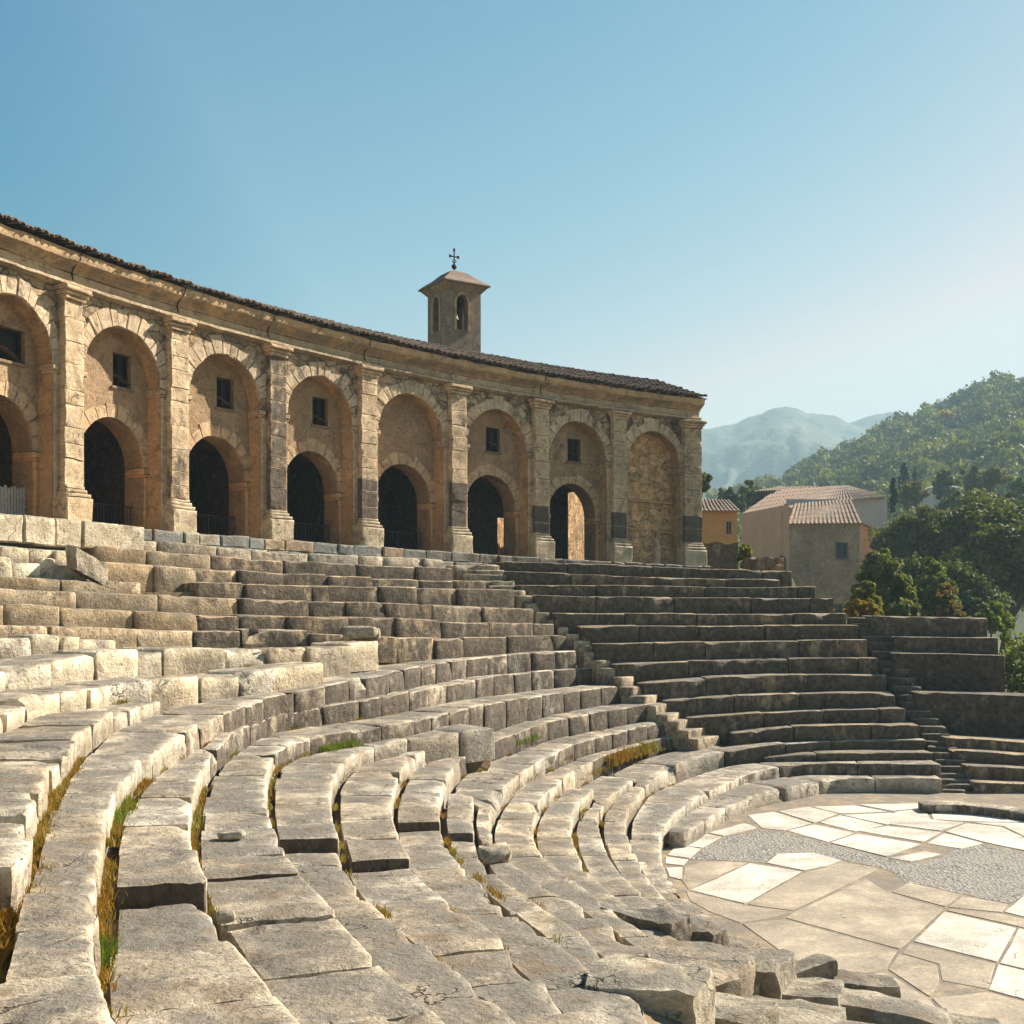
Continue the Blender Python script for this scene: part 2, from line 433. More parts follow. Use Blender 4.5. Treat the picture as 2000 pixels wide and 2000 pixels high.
row('E', [(-220,1375),(-120,1340),(0,1308),(91,1292),(145,1282),(250,1274),(350,1269),(456,1269),(603,1265),(750,1257)], d=[15.5,16.4,17.5,18.3,19,20.2,21.5,22.3,23.6,25.8])
row('D', [(-150,1244),(-100,1244),(0,1245),(120,1246),(240,1247)], d=[18.8,19.2,20,21,22.3])
row('B1', [(-160,1213),(-100,1213),(0,1217),(228,1224),(296,1229),(400,1231),(520,1232),(607,1234),(723,1240),(800,1244),(1000,1244),(1116,1243)], d=[20,20.5,21,23,23.6,24.6,25.6,26.2,27.3,28.2,31.2,32.8])
row('M12', [(-160,1174),(-100,1176),(0,1181),(200,1190),(400,1199),(543,1203),(719,1206),(800,1210),(891,1215),(1088,1219)], d=[21,21.5,22,23.6,25.2,26.3,28,28.9,30,33])
row('M13', [(-160,1138),(-100,1141),(0,1146),(200,1157),(373,1166),(512,1172),(800,1179),(949,1185),(1046,1189)], d=[21.8,22.2,22.8,24.5,26,27.2,30,32,33.2])
row('M14', [(-160,1114),(-100,1118),(0,1124),(240,1134),(400,1136),(638,1143),(800,1148),(1009,1153)], d=[22.5,22.8,23.4,25.4,26.9,29.3,30.9,33.4])
row('M15', [(203,1101),(400,1113),(541,1122),(800,1130),(960,1134)], d=[25.9,27.7,29.2,31.9,33.7])
row('M16', [(193,1066),(400,1083),(545,1094),(800,1107),(888,1111)], d=[26.6,28.5,30.1,32.8,33.9])
row('M17', [(193,1046),(400,1066),(535,1078),(800,1089),(880,1094)], d=[27.2,29.2,30.7,33.6,34.5])
row('rub1', [(-160,1080),(-80,1084),(0,1089),(100,1097),(190,1106)], d=[22.8,23.1,23.7,24.6,25.4])
row('rub2', [(-160,1055),(-80,1059),(0,1066),(100,1074),(182,1084)], d=[23.2,23.5,24.1,25.0,25.8])
# right-hand wedge
row('RW16', [(985,1096),(1200,1103),(1332,1110),(1450,1113),(1553,1116)], d=[35.6,36.3,36.9,37.2,37.3])
row('RW15', [(997,1116),(1200,1123),(1357,1130),(1531,1132)], d=[34.7,35.6,36.3,36.7])
row('RW14', [(1013,1142),(1200,1143),(1413,1147),(1600,1145)], d=[34.1,35,35.8,36.2])
row('RW13', [(1053,1161),(1154,1165),(1200,1166),(1400,1167),(1635,1169)], d=[33.6,34,34.3,35,35.4])
row('RW12', [(1090,1196),(1250,1198),(1450,1198),(1660,1198)], d=[33.2,33.9,34.5,34.9])
row('RW11', [(1140,1223),(1280,1222),(1400,1222),(1683,1221)], d=[32.8,33.4,33.9,34.4])
row('RW10', [(1169,1256),(1300,1254),(1450,1252),(1701,1249)], d=[32.4,33,33.5,33.9])
row('RW9', [(1208,1296),(1397,1288),(1600,1285),(1721,1285)], d=[32.0,32.9,33.3,33.4])
row('RW8', [(1262,1333),(1382,1323),(1600,1317),(1739,1318)], d=[31.6,32.2,32.7,32.8])
row('RW7', [(1306,1369),(1386,1362),(1600,1353),(1757,1352)], d=[31.3,31.6,32.1,32.2])
row('RW6', [(1351,1401),(1450,1393),(1600,1387),(1776,1384)], d=[31.0,31.3,31.6,31.7])
row('RW5', [(1438,1430),(1521,1421),(1600,1418),(1803,1415)], d=[30.7,30.9,31.0,31.15])
row('RW3', [(1500,1480),(1600,1471),(1830,1468)], d=[30.0,30.1,30.2])
# far wedge beyond the second stair
row('TW1', [(1706,1203),(1820,1205),(1935,1207)], d=34.6)
row('TW2', [(1751,1243),(1850,1244),(1957,1245)], d=33.9)
row('TW3', [(1751,1274),(1850,1276),(1971,1280)], d=33.2)
row('TW4', [(1795,1351),(1900,1354),(2020,1358),(2150,1363)], d=[32,32,31.9,31.7])
row('TW5', [(1853,1440),(1950,1446),(2050,1452),(2180,1460)], d=[30.6,30.6,30.5,30.2])
row('TW6', [(1869,1466),(1950,1470),(2050,1476),(2190,1485)], d=[30,30,29.9,29.6])
row('TW7', [(1894,1496),(1980,1500),(2080,1505),(2200,1513)], d=[29.4,29.4,29.3,29])
row('TW8', [(1911,1527),(2000,1531),(2100,1537),(2220,1546)], d=[28.8,28.8,28.7,28.4])

# tread widths: how far back the next row stands
UP = [r for r in R.values()]
def find_widths(r, wmax, default):
    W = np.full(len(r.S), default, float)
    P = r.P
    for q in UP:
        if q is r: continue
        A = q.P[:-1:4, :]; B = np.vstack([q.P[4::4, :], q.P[-1:, :]])[:len(A)]
        d = (B - A)[:, :2]
        if np.abs(P[:, None, :2][::8] - A[None, ::4, :2]).max(-1).min() > wmax + 1.5: continue
        n = r.N[:, None, :]
        den = n[..., 0] * d[None, :, 1] - n[..., 1] * d[None, :, 0]
        den = np.where(abs(den) < 1e-9, 1e-9, den)
        ao = A[None, :, :2] - P[:, None, :2]
        t = (ao[..., 0] * d[None, :, 1] - ao[..., 1] * d[None, :, 0]) / den
        u = (ao[..., 0] * n[..., 1] - ao[..., 1] * n[..., 0]) / den
        ok = (t > .12) & (u >= -.05) & (u <= 1.05) & (A[None, :, 2] > P[:, None, 2] - .1)
        W = np.minimum(W, np.where(ok, t, 99).min(1))
    W = np.clip(W, .25, wmax)
    k = np.ones(9) / 9
    return np.convolve(np.pad(W, 4, mode='edge'), k, 'valid')
for nm, r in R.items():
    r.W = find_widths(r, 2.4, 1.1)

def block(r, s0, s1, h=.6, wcut=0.0, dz=0.0, du=0.0, seed=0, amp=1.0, gap=.012, rad=.05, chip=1.0, lean=0.0, wfix=None):
    """one worn stone of a row between arc positions s0..s1"""
    mid = r.at(np.array([(s0 + s1) / 2]))[0][0]
    dist = math.hypot(mid[0], mid[1])
    res = .045 if dist < 7 else .065 if dist < 11 else .10 if dist < 18 else .15 if dist < 26 else .22
    a, b = s0 + gap, s1 - gap
    e = min(.04, (b - a) * .15)
    t = np.concatenate([[a, a + e], np.linspace(a + e, b - e, max(2, int((b - a) / res)) + 1)[1:-1], [b - e, b]])
    P, N, W = r.at(t)
    W = np.maximum(W - wcut, .2) if wfix is None else np.full(len(t), wfix)
    nv = max(2, int(.45 / res)); 
    nu = max(2, int(np.mean(W) / res))
    U = []; V = []; K = []
    for i in range(nv + 1):
        U.append(0 * W); V.append(-h + (h - rad) * i / nv); K.append(0)
    for ang in (30, 60):
        U.append(0 * W + rad * (1 - math.cos(math.radians(ang)))); V.append(-rad * (1 - math.sin(math.radians(ang)))); K.append(1)
    for i in range(nu + 1):
        U.append(rad + (W - rad) * i / nu); V.append(0.0); K.append(2)
    U.append(W + 0); V.append(-.28); K.append(3)
    K = np.array(K); m = len(K)
    U = np.array(U).T; V = np.tile(np.array(V), (len(t), 1))
    ends = np.zeros(len(t)); ends[0] = ends[-1] = 1
    top = (K[None, :] >= 1) & (K[None, :] <= 2)
    V = V - ends[:, None] * .022 * top
    U = U + ends[:, None] * .022 * (K[None, :] <= 1)
    pos = np.stack([P[:, None, 0] + N[:, None, 0] * U, P[:, None, 1] + N[:, None, 1] * U, P[:, None, 2] + V], -1)
    sd = seed * 7.31
    q = pos + sd
    big = fbm(q * 1.15, 2, 3)
    n1 = fbm(q * 4.3, 3, 5) if res < .2 else 0 * big
    n2 = fbm(q * 15, 2, 9) if res < .08 else 0 * big
    dpl = amp * (.022 * big + .018 * n1 + .010 * n2)
    wf = (K[None, :] <= 1); wt = top
    # chips along the front upper edge
    cw = np.exp(-((U / .10) ** 2 + (np.minimum(V, 0) / .11) ** 2))
    cn = np.clip(fbm(q * np.array([2.1, 2.1, 1.2]), 3, 21) - .10, 0, 1) * chip
    hole = np.clip(fbm(q * 2.7, 2, 33) - .46, 0, 1) * .22 * amp
    U = U + np.where(wf, dpl, 0) + cn * cw * .30 + du + lean * V
    V = V + np.where(wt, dpl * .85 - hole, 0) - cn * cw * .22 + dz
    pos = np.stack([P[:, None, 0] + N[:, None, 0] * U, P[:, None, 1] + N[:, None, 1] * U, P[:, None, 2] + V], -1)
    n = len(t)
    idx = np.arange(n * m).reshape(n, m)
    f = np.stack([idx[:-1, :-1], idx[1:, :-1], idx[1:, 1:], idx[:-1, 1:]], -1).reshape(-1, 4)
    # end caps: columns reused, closed towards a bottom line
    faces = f.tolist()
    faces.append(idx[0, :].tolist())
    faces.append(idx[-1, ::-1].tolist())
    wear = np.exp(-((np.maximum(U - du, 0) / .06) ** 2 + (np.minimum(V - dz, 0) / .10) ** 2)) + .5 * ends[:, None] * top
    return pos.reshape(-1, 3), faces, np.clip(wear, 0, 1).reshape(-1)

def stain_shade_of(x, y):  # crust amount by place, also painting shade into middle and right risers
    if y > 1480: return .16 + .5 * float(sstep(1180, 1480, x) * sstep(1700, 1500, y))
    a = float(sstep(230, 480, x)) * .66 + float(sstep(1000, 1350, x)) * .22
    return .10 + a

BANK_V, BANK_F = [], []
def bank(r, z=-.24):
    """earth core under a row"""
    t = np.arange(0, r.L, .4); t = np.append(t, r.L)
    P, N, W = r.at(t)
    b = len(BANK_V)
    for i in range(len(t)):
        for u, v in ((.17, z - .9), (.17, z), (W[i] + .5, z)):
            BANK_V.append((P[i, 0] + N[i, 0] * u, P[i, 1] + N[i, 1] * u, P[i, 2] + v))
    for i in range(len(t) - 1):
        for k in (0, 1):
            BANK_F.append((b + 3 * i + k, b + 3 * i + 3 + k, b + 3 * i + 4 + k, b + 3 * i + 1 + k))

def s_at_y(r, y, near=True):
    """arc position where the row first crosses photo height y on its near leg"""
    for i in range(len(r.S)):
        if r.px(r.S[i])[1] < y and r.P[i, 1] > .8: return r.S[i]
    return 0.0

def m_of(v, f): return len(f[-1])
def seat_row(key, label, group, lo, hi, h=.62, drops=(), amp=1.0, miss=0.0, tint=(1, 1, 1), stain_shade=None, wmax=None,
             jit=.014, chip=.8, name='stone_seat_row', cat='stone bench', part='seat_block', s0=0.0, groove=.07, skip=(), end_at=None, mat='seat'):
    r = R[key]
    rnd = random.Random(sum(ord(c) * (i + 3) for i, c in enumerate(key)))
    mid = r.at(np.array([r.L * .6]))[0][0]
    root = tag(empty(name, (float(mid[0]), float(mid[1]), float(mid[2] - h))), label, cat, group)
    bank(r)
    s = s0; i = 0; rk = rnd.uniform(.86, 1.10)
    L = r.L if end_at is None else end_at
    cuts = sorted(c for c, _ in drops)
    while s < L - .15:
        ln = rnd.uniform(lo, hi)
        e = min(s + ln, L)
        for c in cuts:
            if s + .25 < c < e + .3: e = c
        if L - e < .45: e = L
        dz = rnd.uniform(-jit, jit); du = rnd.uniform(-jit * 1.3, jit * 1.3)
        for c, z in drops:
            if s < c - .05: dz += z
        x, y, dd = r.px((s + e) / 2)
        gone = rnd.random() < miss or any(a <= (s + e) / 2 <= b for a, b in skip)
        if not gone:
            if e - s > .2:
                wc = groove + rnd.uniform(0, groove)
                W0 = r.at(np.array([(s + e) / 2]))[2][0]
                wf = None if wmax is None or W0 < wmax else wmax * rnd.uniform(.85, 1.1)
                v, f, wr = block(r, s, e, h, wc, dz, du, rnd.randint(1, 900), amp, .009 + rnd.random() * .018, rnd.uniform(.022, .045), chip * rnd.uniform(.5, 1.5), wfix=wf)
                sa = np.zeros(len(wr))
                if any(abs(s - c) < .01 for c in cuts): sa[:len(sa) // 1][np.arange(len(sa)) < m_of(v, f)] = 1.1  # end faces at drops: shade put into their colour along with crust
                st = (stain_shade_of(x, y) if stain_shade is None else stain_shade) + rnd.uniform(-.10, .12)
                k = rnd.choice((rnd.uniform(.70, .9), rnd.uniform(.88, 1.1), rnd.uniform(.98, 1.2))); w = rnd.uniform(-.03, .06)
                mk(part, v, f, M[mat], root, True, 42, color=(tint[0] * k * rk * (1 + w), tint[1] * k * rk, tint[2] * k * rk * (1 - w * 1.4), max(0, st)), attrs={'wear': wr, 'stain_shade': sa})
        s = e; i += 1
    return root

GL = 'rows of stone seats curving round the left of the orchestra'
GM = 'upper rows of stone seats below the arcade'
GR = 'rows of stone seats between the two stairways'
GT = 'rows of stone seats beyond the far stairway'
brown2 = (.80, .71, .59)
warm, cream, brown, grey = (1.0, 1.0, 1.0), (1.25, 1.24, 1.2), (.74, .66, .55), (.80, .80, .80)

seat_row('bench1', 'lowest stone bench at the edge of the orchestra pavement, starting low at its left end', GL, 1.2, 2.4, stain_shade=.42)
seat_row('bench2', 'second stone bench above the orchestra pavement, curling round its left edge', GL, 1.0, 2.2)
seat_row('B8', 'curved stone seat row with black speckled riser, third above the orchestra pavement', GL, 1.0, 2.2)
seat_row('k', 'narrow short slab row just above the speckled bench, ending at its left', GL, .9, 1.6, stain_shade=.1)
seat_row('j', 'short curved slab row lying between the speckled bench and a grassy bench', GL, .9, 1.7, stain_shade=.1)
seat_row('B7', 'curved stone seat row with grass at the foot of its weathered riser', GL, 1.0, 2.0)
r = R['B6']; c = s_at_y(r, 1645)
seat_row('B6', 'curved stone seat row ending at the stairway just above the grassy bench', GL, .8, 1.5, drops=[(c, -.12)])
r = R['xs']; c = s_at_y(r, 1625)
seat_row('xs', 'thin foreground slab row broken by a dark square gap near its upper end', GL, .7, 1.2, drops=[(c, -.13)], stain_shade=.1)
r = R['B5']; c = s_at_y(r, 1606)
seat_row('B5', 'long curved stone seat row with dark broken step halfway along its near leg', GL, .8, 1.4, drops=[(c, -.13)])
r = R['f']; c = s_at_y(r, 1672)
seat_row('f', 'foreground slab row whose far end stops at a dark hollow below the mossy bench', GL, .7, 1.3, drops=[(c, -.14)], stain_shade=.12)
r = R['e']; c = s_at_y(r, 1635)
seat_row('e', 'foreground slab row with a black square step face in mid length', GL, .75, 1.35, drops=[(c, -.17)], stain_shade=.12)
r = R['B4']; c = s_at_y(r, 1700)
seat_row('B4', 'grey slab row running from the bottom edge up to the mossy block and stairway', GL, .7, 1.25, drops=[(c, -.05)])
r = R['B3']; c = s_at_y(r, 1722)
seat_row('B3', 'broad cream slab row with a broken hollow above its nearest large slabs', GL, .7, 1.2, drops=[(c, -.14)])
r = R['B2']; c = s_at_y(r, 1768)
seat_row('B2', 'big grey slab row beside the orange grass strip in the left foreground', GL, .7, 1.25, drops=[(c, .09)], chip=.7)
seat_row('G', 'pale blocky seat row at the left frame edge, above the widest grass strip', GL, .6, 1.1, tint=cream, stain_shade=.26, amp=1.2, jit=.04)
seat_row('F', 'cream seat row of upright split blocks at far left', GL, .6, 1.2, tint=cream, stain_shade=.26, amp=1.3, jit=.05)
seat_row('E', 'cream worn seat row with a tall riser below the rubble patch at left', GL, .7, 1.5, tint=cream, stain_shade=.28, amp=1.4, jit=.05)
seat_row('D', 'low wall of white broken stones patched under the left benches', GM, .35, .8, tint=(1.3, 1.3, 1.28), stain_shade=.0, amp=1.6, jit=.06, miss=.06, name='rubble_course', cat='stone wall', part='rubble_stone', wmax=.6)
seat_row('B1', 'brown stone seat row reaching the stairway, first to pass above the broken stubs', GM, .9, 2.0, jit=.04, tint=brown2)
seat_row('M12', 'long level seat row at eye height, second above the broken stubs', GM, .9, 2.0, jit=.03, miss=.02, tint=brown2)
seat_row('M13', 'long brown seat row of tight blocks, third above the broken stubs', GM, 1.0, 2.2, jit=.03, tint=brown2)
seat_row('M14', 'seat row with a dark missing block near its left end', GM, 1.0, 2.0, jit=.03, skip=[(4.6, 5.6)], tint=brown2)
seat_row('M15', 'low course of rounded stones between two taller upper seat rows', GM, .7, 1.6, jit=.05, amp=1.3, tint=brown2)
seat_row('M16', 'tall dark seat row below the blue grey course, split by a black joint', GM, 1.2, 2.4, tint=brown2)
seat_row('M17', 'grey course of stones close below the arcade terrace', GM, .8, 1.8, tint=grey, stain_shade=.45)
seat_row('rub1', 'lower course of jumbled white stones under the terrace at far left', GM, .3, .7, tint=(1.2, 1.2, 1.15), stain_shade=.12, amp=1.8, jit=.08, name='rubble_course', cat='stone wall', part='rubble_stone', wmax=.7)
seat_row('rub2', 'upper course of jumbled white stones under the terrace at far left', GM, .3, .7, tint=(1.2, 1.2, 1.15), stain_shade=.12, amp=1.8, jit=.08, name='rubble_course', cat='stone wall', part='rubble_stone', wmax=.7)
ordn = {16: 'topmost dark seat row right of the stairway, under the arcade piers', 15: 'brown seat row second from the top right of the stairway',
        14: 'dark seat row third from the top right of the stairway', 13: 'dark seat row fourth from the top, with small stones along its foot',
        12: 'seat row fifth from the top between the stairways, split by a dark notch', 11: 'blackened seat row sixth from the top between the stairways',
        10: 'blackened seat row seventh from the top between the stairways', 9: 'dark seat row with bright top edge, eighth from the top between the stairways',
        8: 'dark low seat row tucked under a brighter edged row between the stairways', 7: 'seat row with wide sunlit top halfway down between the stairways',
        6: 'dark seat row just below the wide sunlit one between the stairways', 5: 'blackened seat row sixth up from the orchestra between the stairways',
        3: 'thin dark sub course under the long continuous bench near the far stairway'}
for k in (16, 15, 14, 13, 12, 11, 10, 9, 8, 7, 6, 5, 3):
    seat_row(f'RW{k}', ordn[k], GR, 1.3, 3.0, h=.75, stain_shade=.78, tint=brown, jit=.015, amp=.9)  # high value: crust plus shade painted into the risers
tl = {1: 'topmost dark seat row beyond the far stairway, below the bushes', 2: 'second seat row from the top beyond the far stairway',
      3: 'third seat row from the top beyond the far stairway, with a tall dark face', 4: 'seat row under the tall dark face beyond the far stairway',
      5: 'fourth seat row up from the orchestra beyond the far stairway', 6: 'third seat row up from the orchestra beyond the far stairway',
      7: 'second seat row up from the orchestra beyond the far stairway', 8: 'lowest seat row beyond the far stairway'}
for k in range(1, 9):
    seat_row(f'TW{k}', tl[k], GT, 2.0, 4.0, mat='core' if k in (3, 4) else 'seat', h={3: 1.35, 4: 1.35}.get(k, .75), stain_shade=.78, tint=brown, jit=.012, amp=.9)  # crust and painted riser shade here too

# ------------------------------------------------------------------ stairways
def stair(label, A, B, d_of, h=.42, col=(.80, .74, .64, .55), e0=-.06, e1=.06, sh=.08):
    """A: left ends, B: right ends (photo x, y, d) from top to bottom, half steps between"""
    pa = [np.array(unproj(x, y, d=d)) for x, y, d in A]; pb = [np.array(unproj(x, y, d=d)) for x, y, d in B]
    steps = []
    for i in range(len(pa)):
        steps.append((pa[i], pb[i]))
        if i + 1 < len(pa):
            steps.append(((pa[i] + pa[i + 1]) / 2, (pb[i] + pb[i + 1]) / 2))
    root = tag(empty('stone_stairway', tuple(pa[-1])), label, 'stairs', 'stairways cut through the seat rows')
    for i, (a, b) in enumerate(steps):
        z = (a[2] + b[2]) / 2 - .04
        rr = Row.__new__(Row)
        d = (b - a)[:2]; L = np.linalg.norm(d); T = d / L
        a2 = a[:2] - T * e0; b2 = b[:2] + T * e1
        nb_ = np.array([-T[1], T[0]]) * sh; a2 = a2 + nb_; b2 = b2 + nb_
        n = 12
        rr.P = np.stack([np.linspace(a2[0], b2[0], n), np.linspace(a2[1], b2[1], n), np.full(n, z)], 1)
        rr.L = L + e0 + e1; rr.S = np.linspace(0, rr.L, n)
        N = np.array([-T[1], T[0]]); rr.N = np.tile(N, (n, 1)); rr.W = np.full(n, .7)
        v, f, wr = block(rr, 0, rr.L, .7, 0, random.uniform(-.02, .02), .0, i + 5, .9, .01, .03, .8)
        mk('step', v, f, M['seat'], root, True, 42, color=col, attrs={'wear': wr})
    return root
stair('worn narrow stone stairway climbing between the middle and right seat rows',
      [(885,1096,34.6),(905,1116,34.2),(960,1136,33.8),(1009,1155,33.5),(1046,1191,33.2),(1088,1221,33.0),(1116,1246,32.7),(1140,1272,32.3),(1192,1304,31.8),(1238,1339,31.2),(1288,1375,30.6),(1330,1406,30.3),(1366,1436,30.0)],
      [(975,1104,35.2),(997,1122,34.8),(1013,1145,34.2),(1040,1163,33.7),(1075,1194,33.4),(1110,1221,33.1),(1150,1250,32.7),(1172,1268,32.5),(1215,1302,32.1),(1268,1338,31.7),(1312,1372,31.4),(1356,1404,31.2),(1410,1436,30.9)], None)
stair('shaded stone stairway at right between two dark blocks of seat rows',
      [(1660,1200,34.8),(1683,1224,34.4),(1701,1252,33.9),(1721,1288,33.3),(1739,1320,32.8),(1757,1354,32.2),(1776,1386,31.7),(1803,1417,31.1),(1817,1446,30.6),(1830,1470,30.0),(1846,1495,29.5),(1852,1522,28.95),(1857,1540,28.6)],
      [(1706,1206,34.6),(1735,1228,34.3),(1751,1253,33.8),(1762,1288,33.2),(1776,1321,32.6),(1795,1355,32.0),(1815,1387,31.6),(1840,1418,31.0),(1855,1447,30.5),(1869,1471,29.9),(1894,1498,29.4),(1908,1526,28.9),(1912,1543,28.55)], None, col=(.5, .46, .42, .8), e0=.1, e1=.15, sh=.25)  # dark tint puts this stair's shade into the step colour
# ================================================================== the arcade building (flat s,t,z bent round the theatre)
BAY = 3.6
AC = np.array([24.1, 9.6]); AR = 38.6
PIERX = [-95, 132, 340, 534, 712, 889, 1052, 1205, 1348]   # photo x of the pilasters, bay 0 starts left of the frame
def ray_circle(x):
    d = np.array([(x - CX) / F, 1.0]); d /= np.linalg.norm(d)
    b = d @ AC; c = AC @ AC - AR ** 2
    t = b + math.sqrt(b * b - c)
    p = d * t - AC
    return math.atan2(p[1], p[0])
NODE = [ray_circle(x) for x in PIERX]
SN = [BAY * (i - 1) for i in range(len(NODE))]      # s of pilaster p1 = 0
NODE = [NODE[0] + (NODE[0] - NODE[1])] + NODE + [NODE[-1] + (NODE[-1] - NODE[-2])]
SN = [-2 * BAY] + SN + [8 * BAY]
def base_z(s):                                        # terrace level
    return EYE + np.interp(s, [-BAY, 0, 3 * BAY, 7 * BAY], [2.02, 1.98, 1.88, 1.62])
def bend(p):
    p = np.atleast_2d(np.asarray(p, float))
    th = np.interp(p[:, 0], SN, NODE)
    rr = AR - p[:, 1]
    return np.stack([AC[0] + rr * np.cos(th), AC[1] + rr * np.sin(th), p[:, 2] + base_z(p[:, 0])], 1)

class AB(MB):
    """shapes in flat (s, t, z); bent when built; UV = (s+t, z)"""
    def rbox(s, s0, s1, t0, t1, z0, z1, r=.03, nd=3, stain_shade=0.0):
        """worn block, rounded on the front edges"""
        S = np.unique(np.concatenate([[s0, s0 + r], np.linspace(s0 + r, s1 - r, nd + 1), [s1 - r, s1]]))
        Z = np.unique(np.concatenate([[z0, z0 + r], np.linspace(z0 + r, z1 - r, nd + 1), [z1 - r, z1]]))
        n, m = len(S), len(Z); v = []
        for i, a in enumerate(S):
            for j, z in enumerate(Z):
                ed = (i in (0, n - 1)) or (j in (0, m - 1))
                v.append((a, t1 - (r if ed else 0), z))
        f = [(i * m + j, (i + 1) * m + j, (i + 1) * m + j + 1, i * m + j + 1) for i in range(n - 1) for j in range(m - 1)]
        b = len(v)
        ring = [(i, 0) for i in range(n)] + [(n - 1, j) for j in range(1, m)] + [(i, m - 1) for i in range(n - 2, -1, -1)] + [(0, j) for j in range(m - 2, 0, -1)]
        for i, j in ring: v.append((S[i], t0, Z[j]))
        k = len(ring)
        for q in range(k):
            a = ring[q][0] * m + ring[q][1]; c = ring[(q + 1) % k][0] * m + ring[(q + 1) % k][1]
            f.append((a, b + q, b + (q + 1) % k, c))
        s.add(v, f, stain_shade)
    def build(s, name, mat, parent=None, amp=.0, frq=2.2, smooth=True, **k):
        v = np.array(s.v, float)
        if amp:
            q = v * frq + RNG.random() * 50
            n = np.stack([fbm(q, 3, 1), fbm(q + 31, 3, 2), fbm(q + 67, 3, 3)], 1)
            v = v + n * amp
        uv = np.stack([v[:, 0] + v[:, 1], v[:, 2]], 1)
        if any(s.st): k.setdefault('attrs', {})['stain_shade'] = s.st
        return mk(name, bend(v), s.f, mat, parent, smooth, 40, uv=uv, **k)

p8 = bend([[3 * BAY, 0, 0]])[0]
ARC = tag(empty('arcade_building', tuple(float(x) for x in p8)),
          'long curved two storey stone arcade with pilasters and tiled roof above the seats', 'arcade building')
HW, SP = 1.30, 3.60        # upper arch half width and springing
HL, SL = 1.10, 1.62         # lower arch
HT = 5.42                  # underside of the entablature
ZC = HT

def arch_pts(hw, sp, n=20, k=1.0):
    return [(-hw * math.cos(math.pi * i / n), sp + hw * k * math.sin(math.pi * i / n)) for i in range(n + 1)]

def strip(ab, A, B, seg=1):
    """quads between two polylines of (s,t,z)"""
    v = []; f = []
    A = [np.array(a) for a in A]; B = [np.array(b) for b in B]
    for a, b in zip(A, B):
        for k in range(seg + 1): v.append(tuple(a + (b - a) * k / seg))
    w = seg + 1
    for i in range(len(A) - 1):
        for k in range(seg):
            f.append((i * w + k, (i + 1) * w + k, (i + 1) * w + k + 1, i * w + k + 1))
    ab.add(v, f)

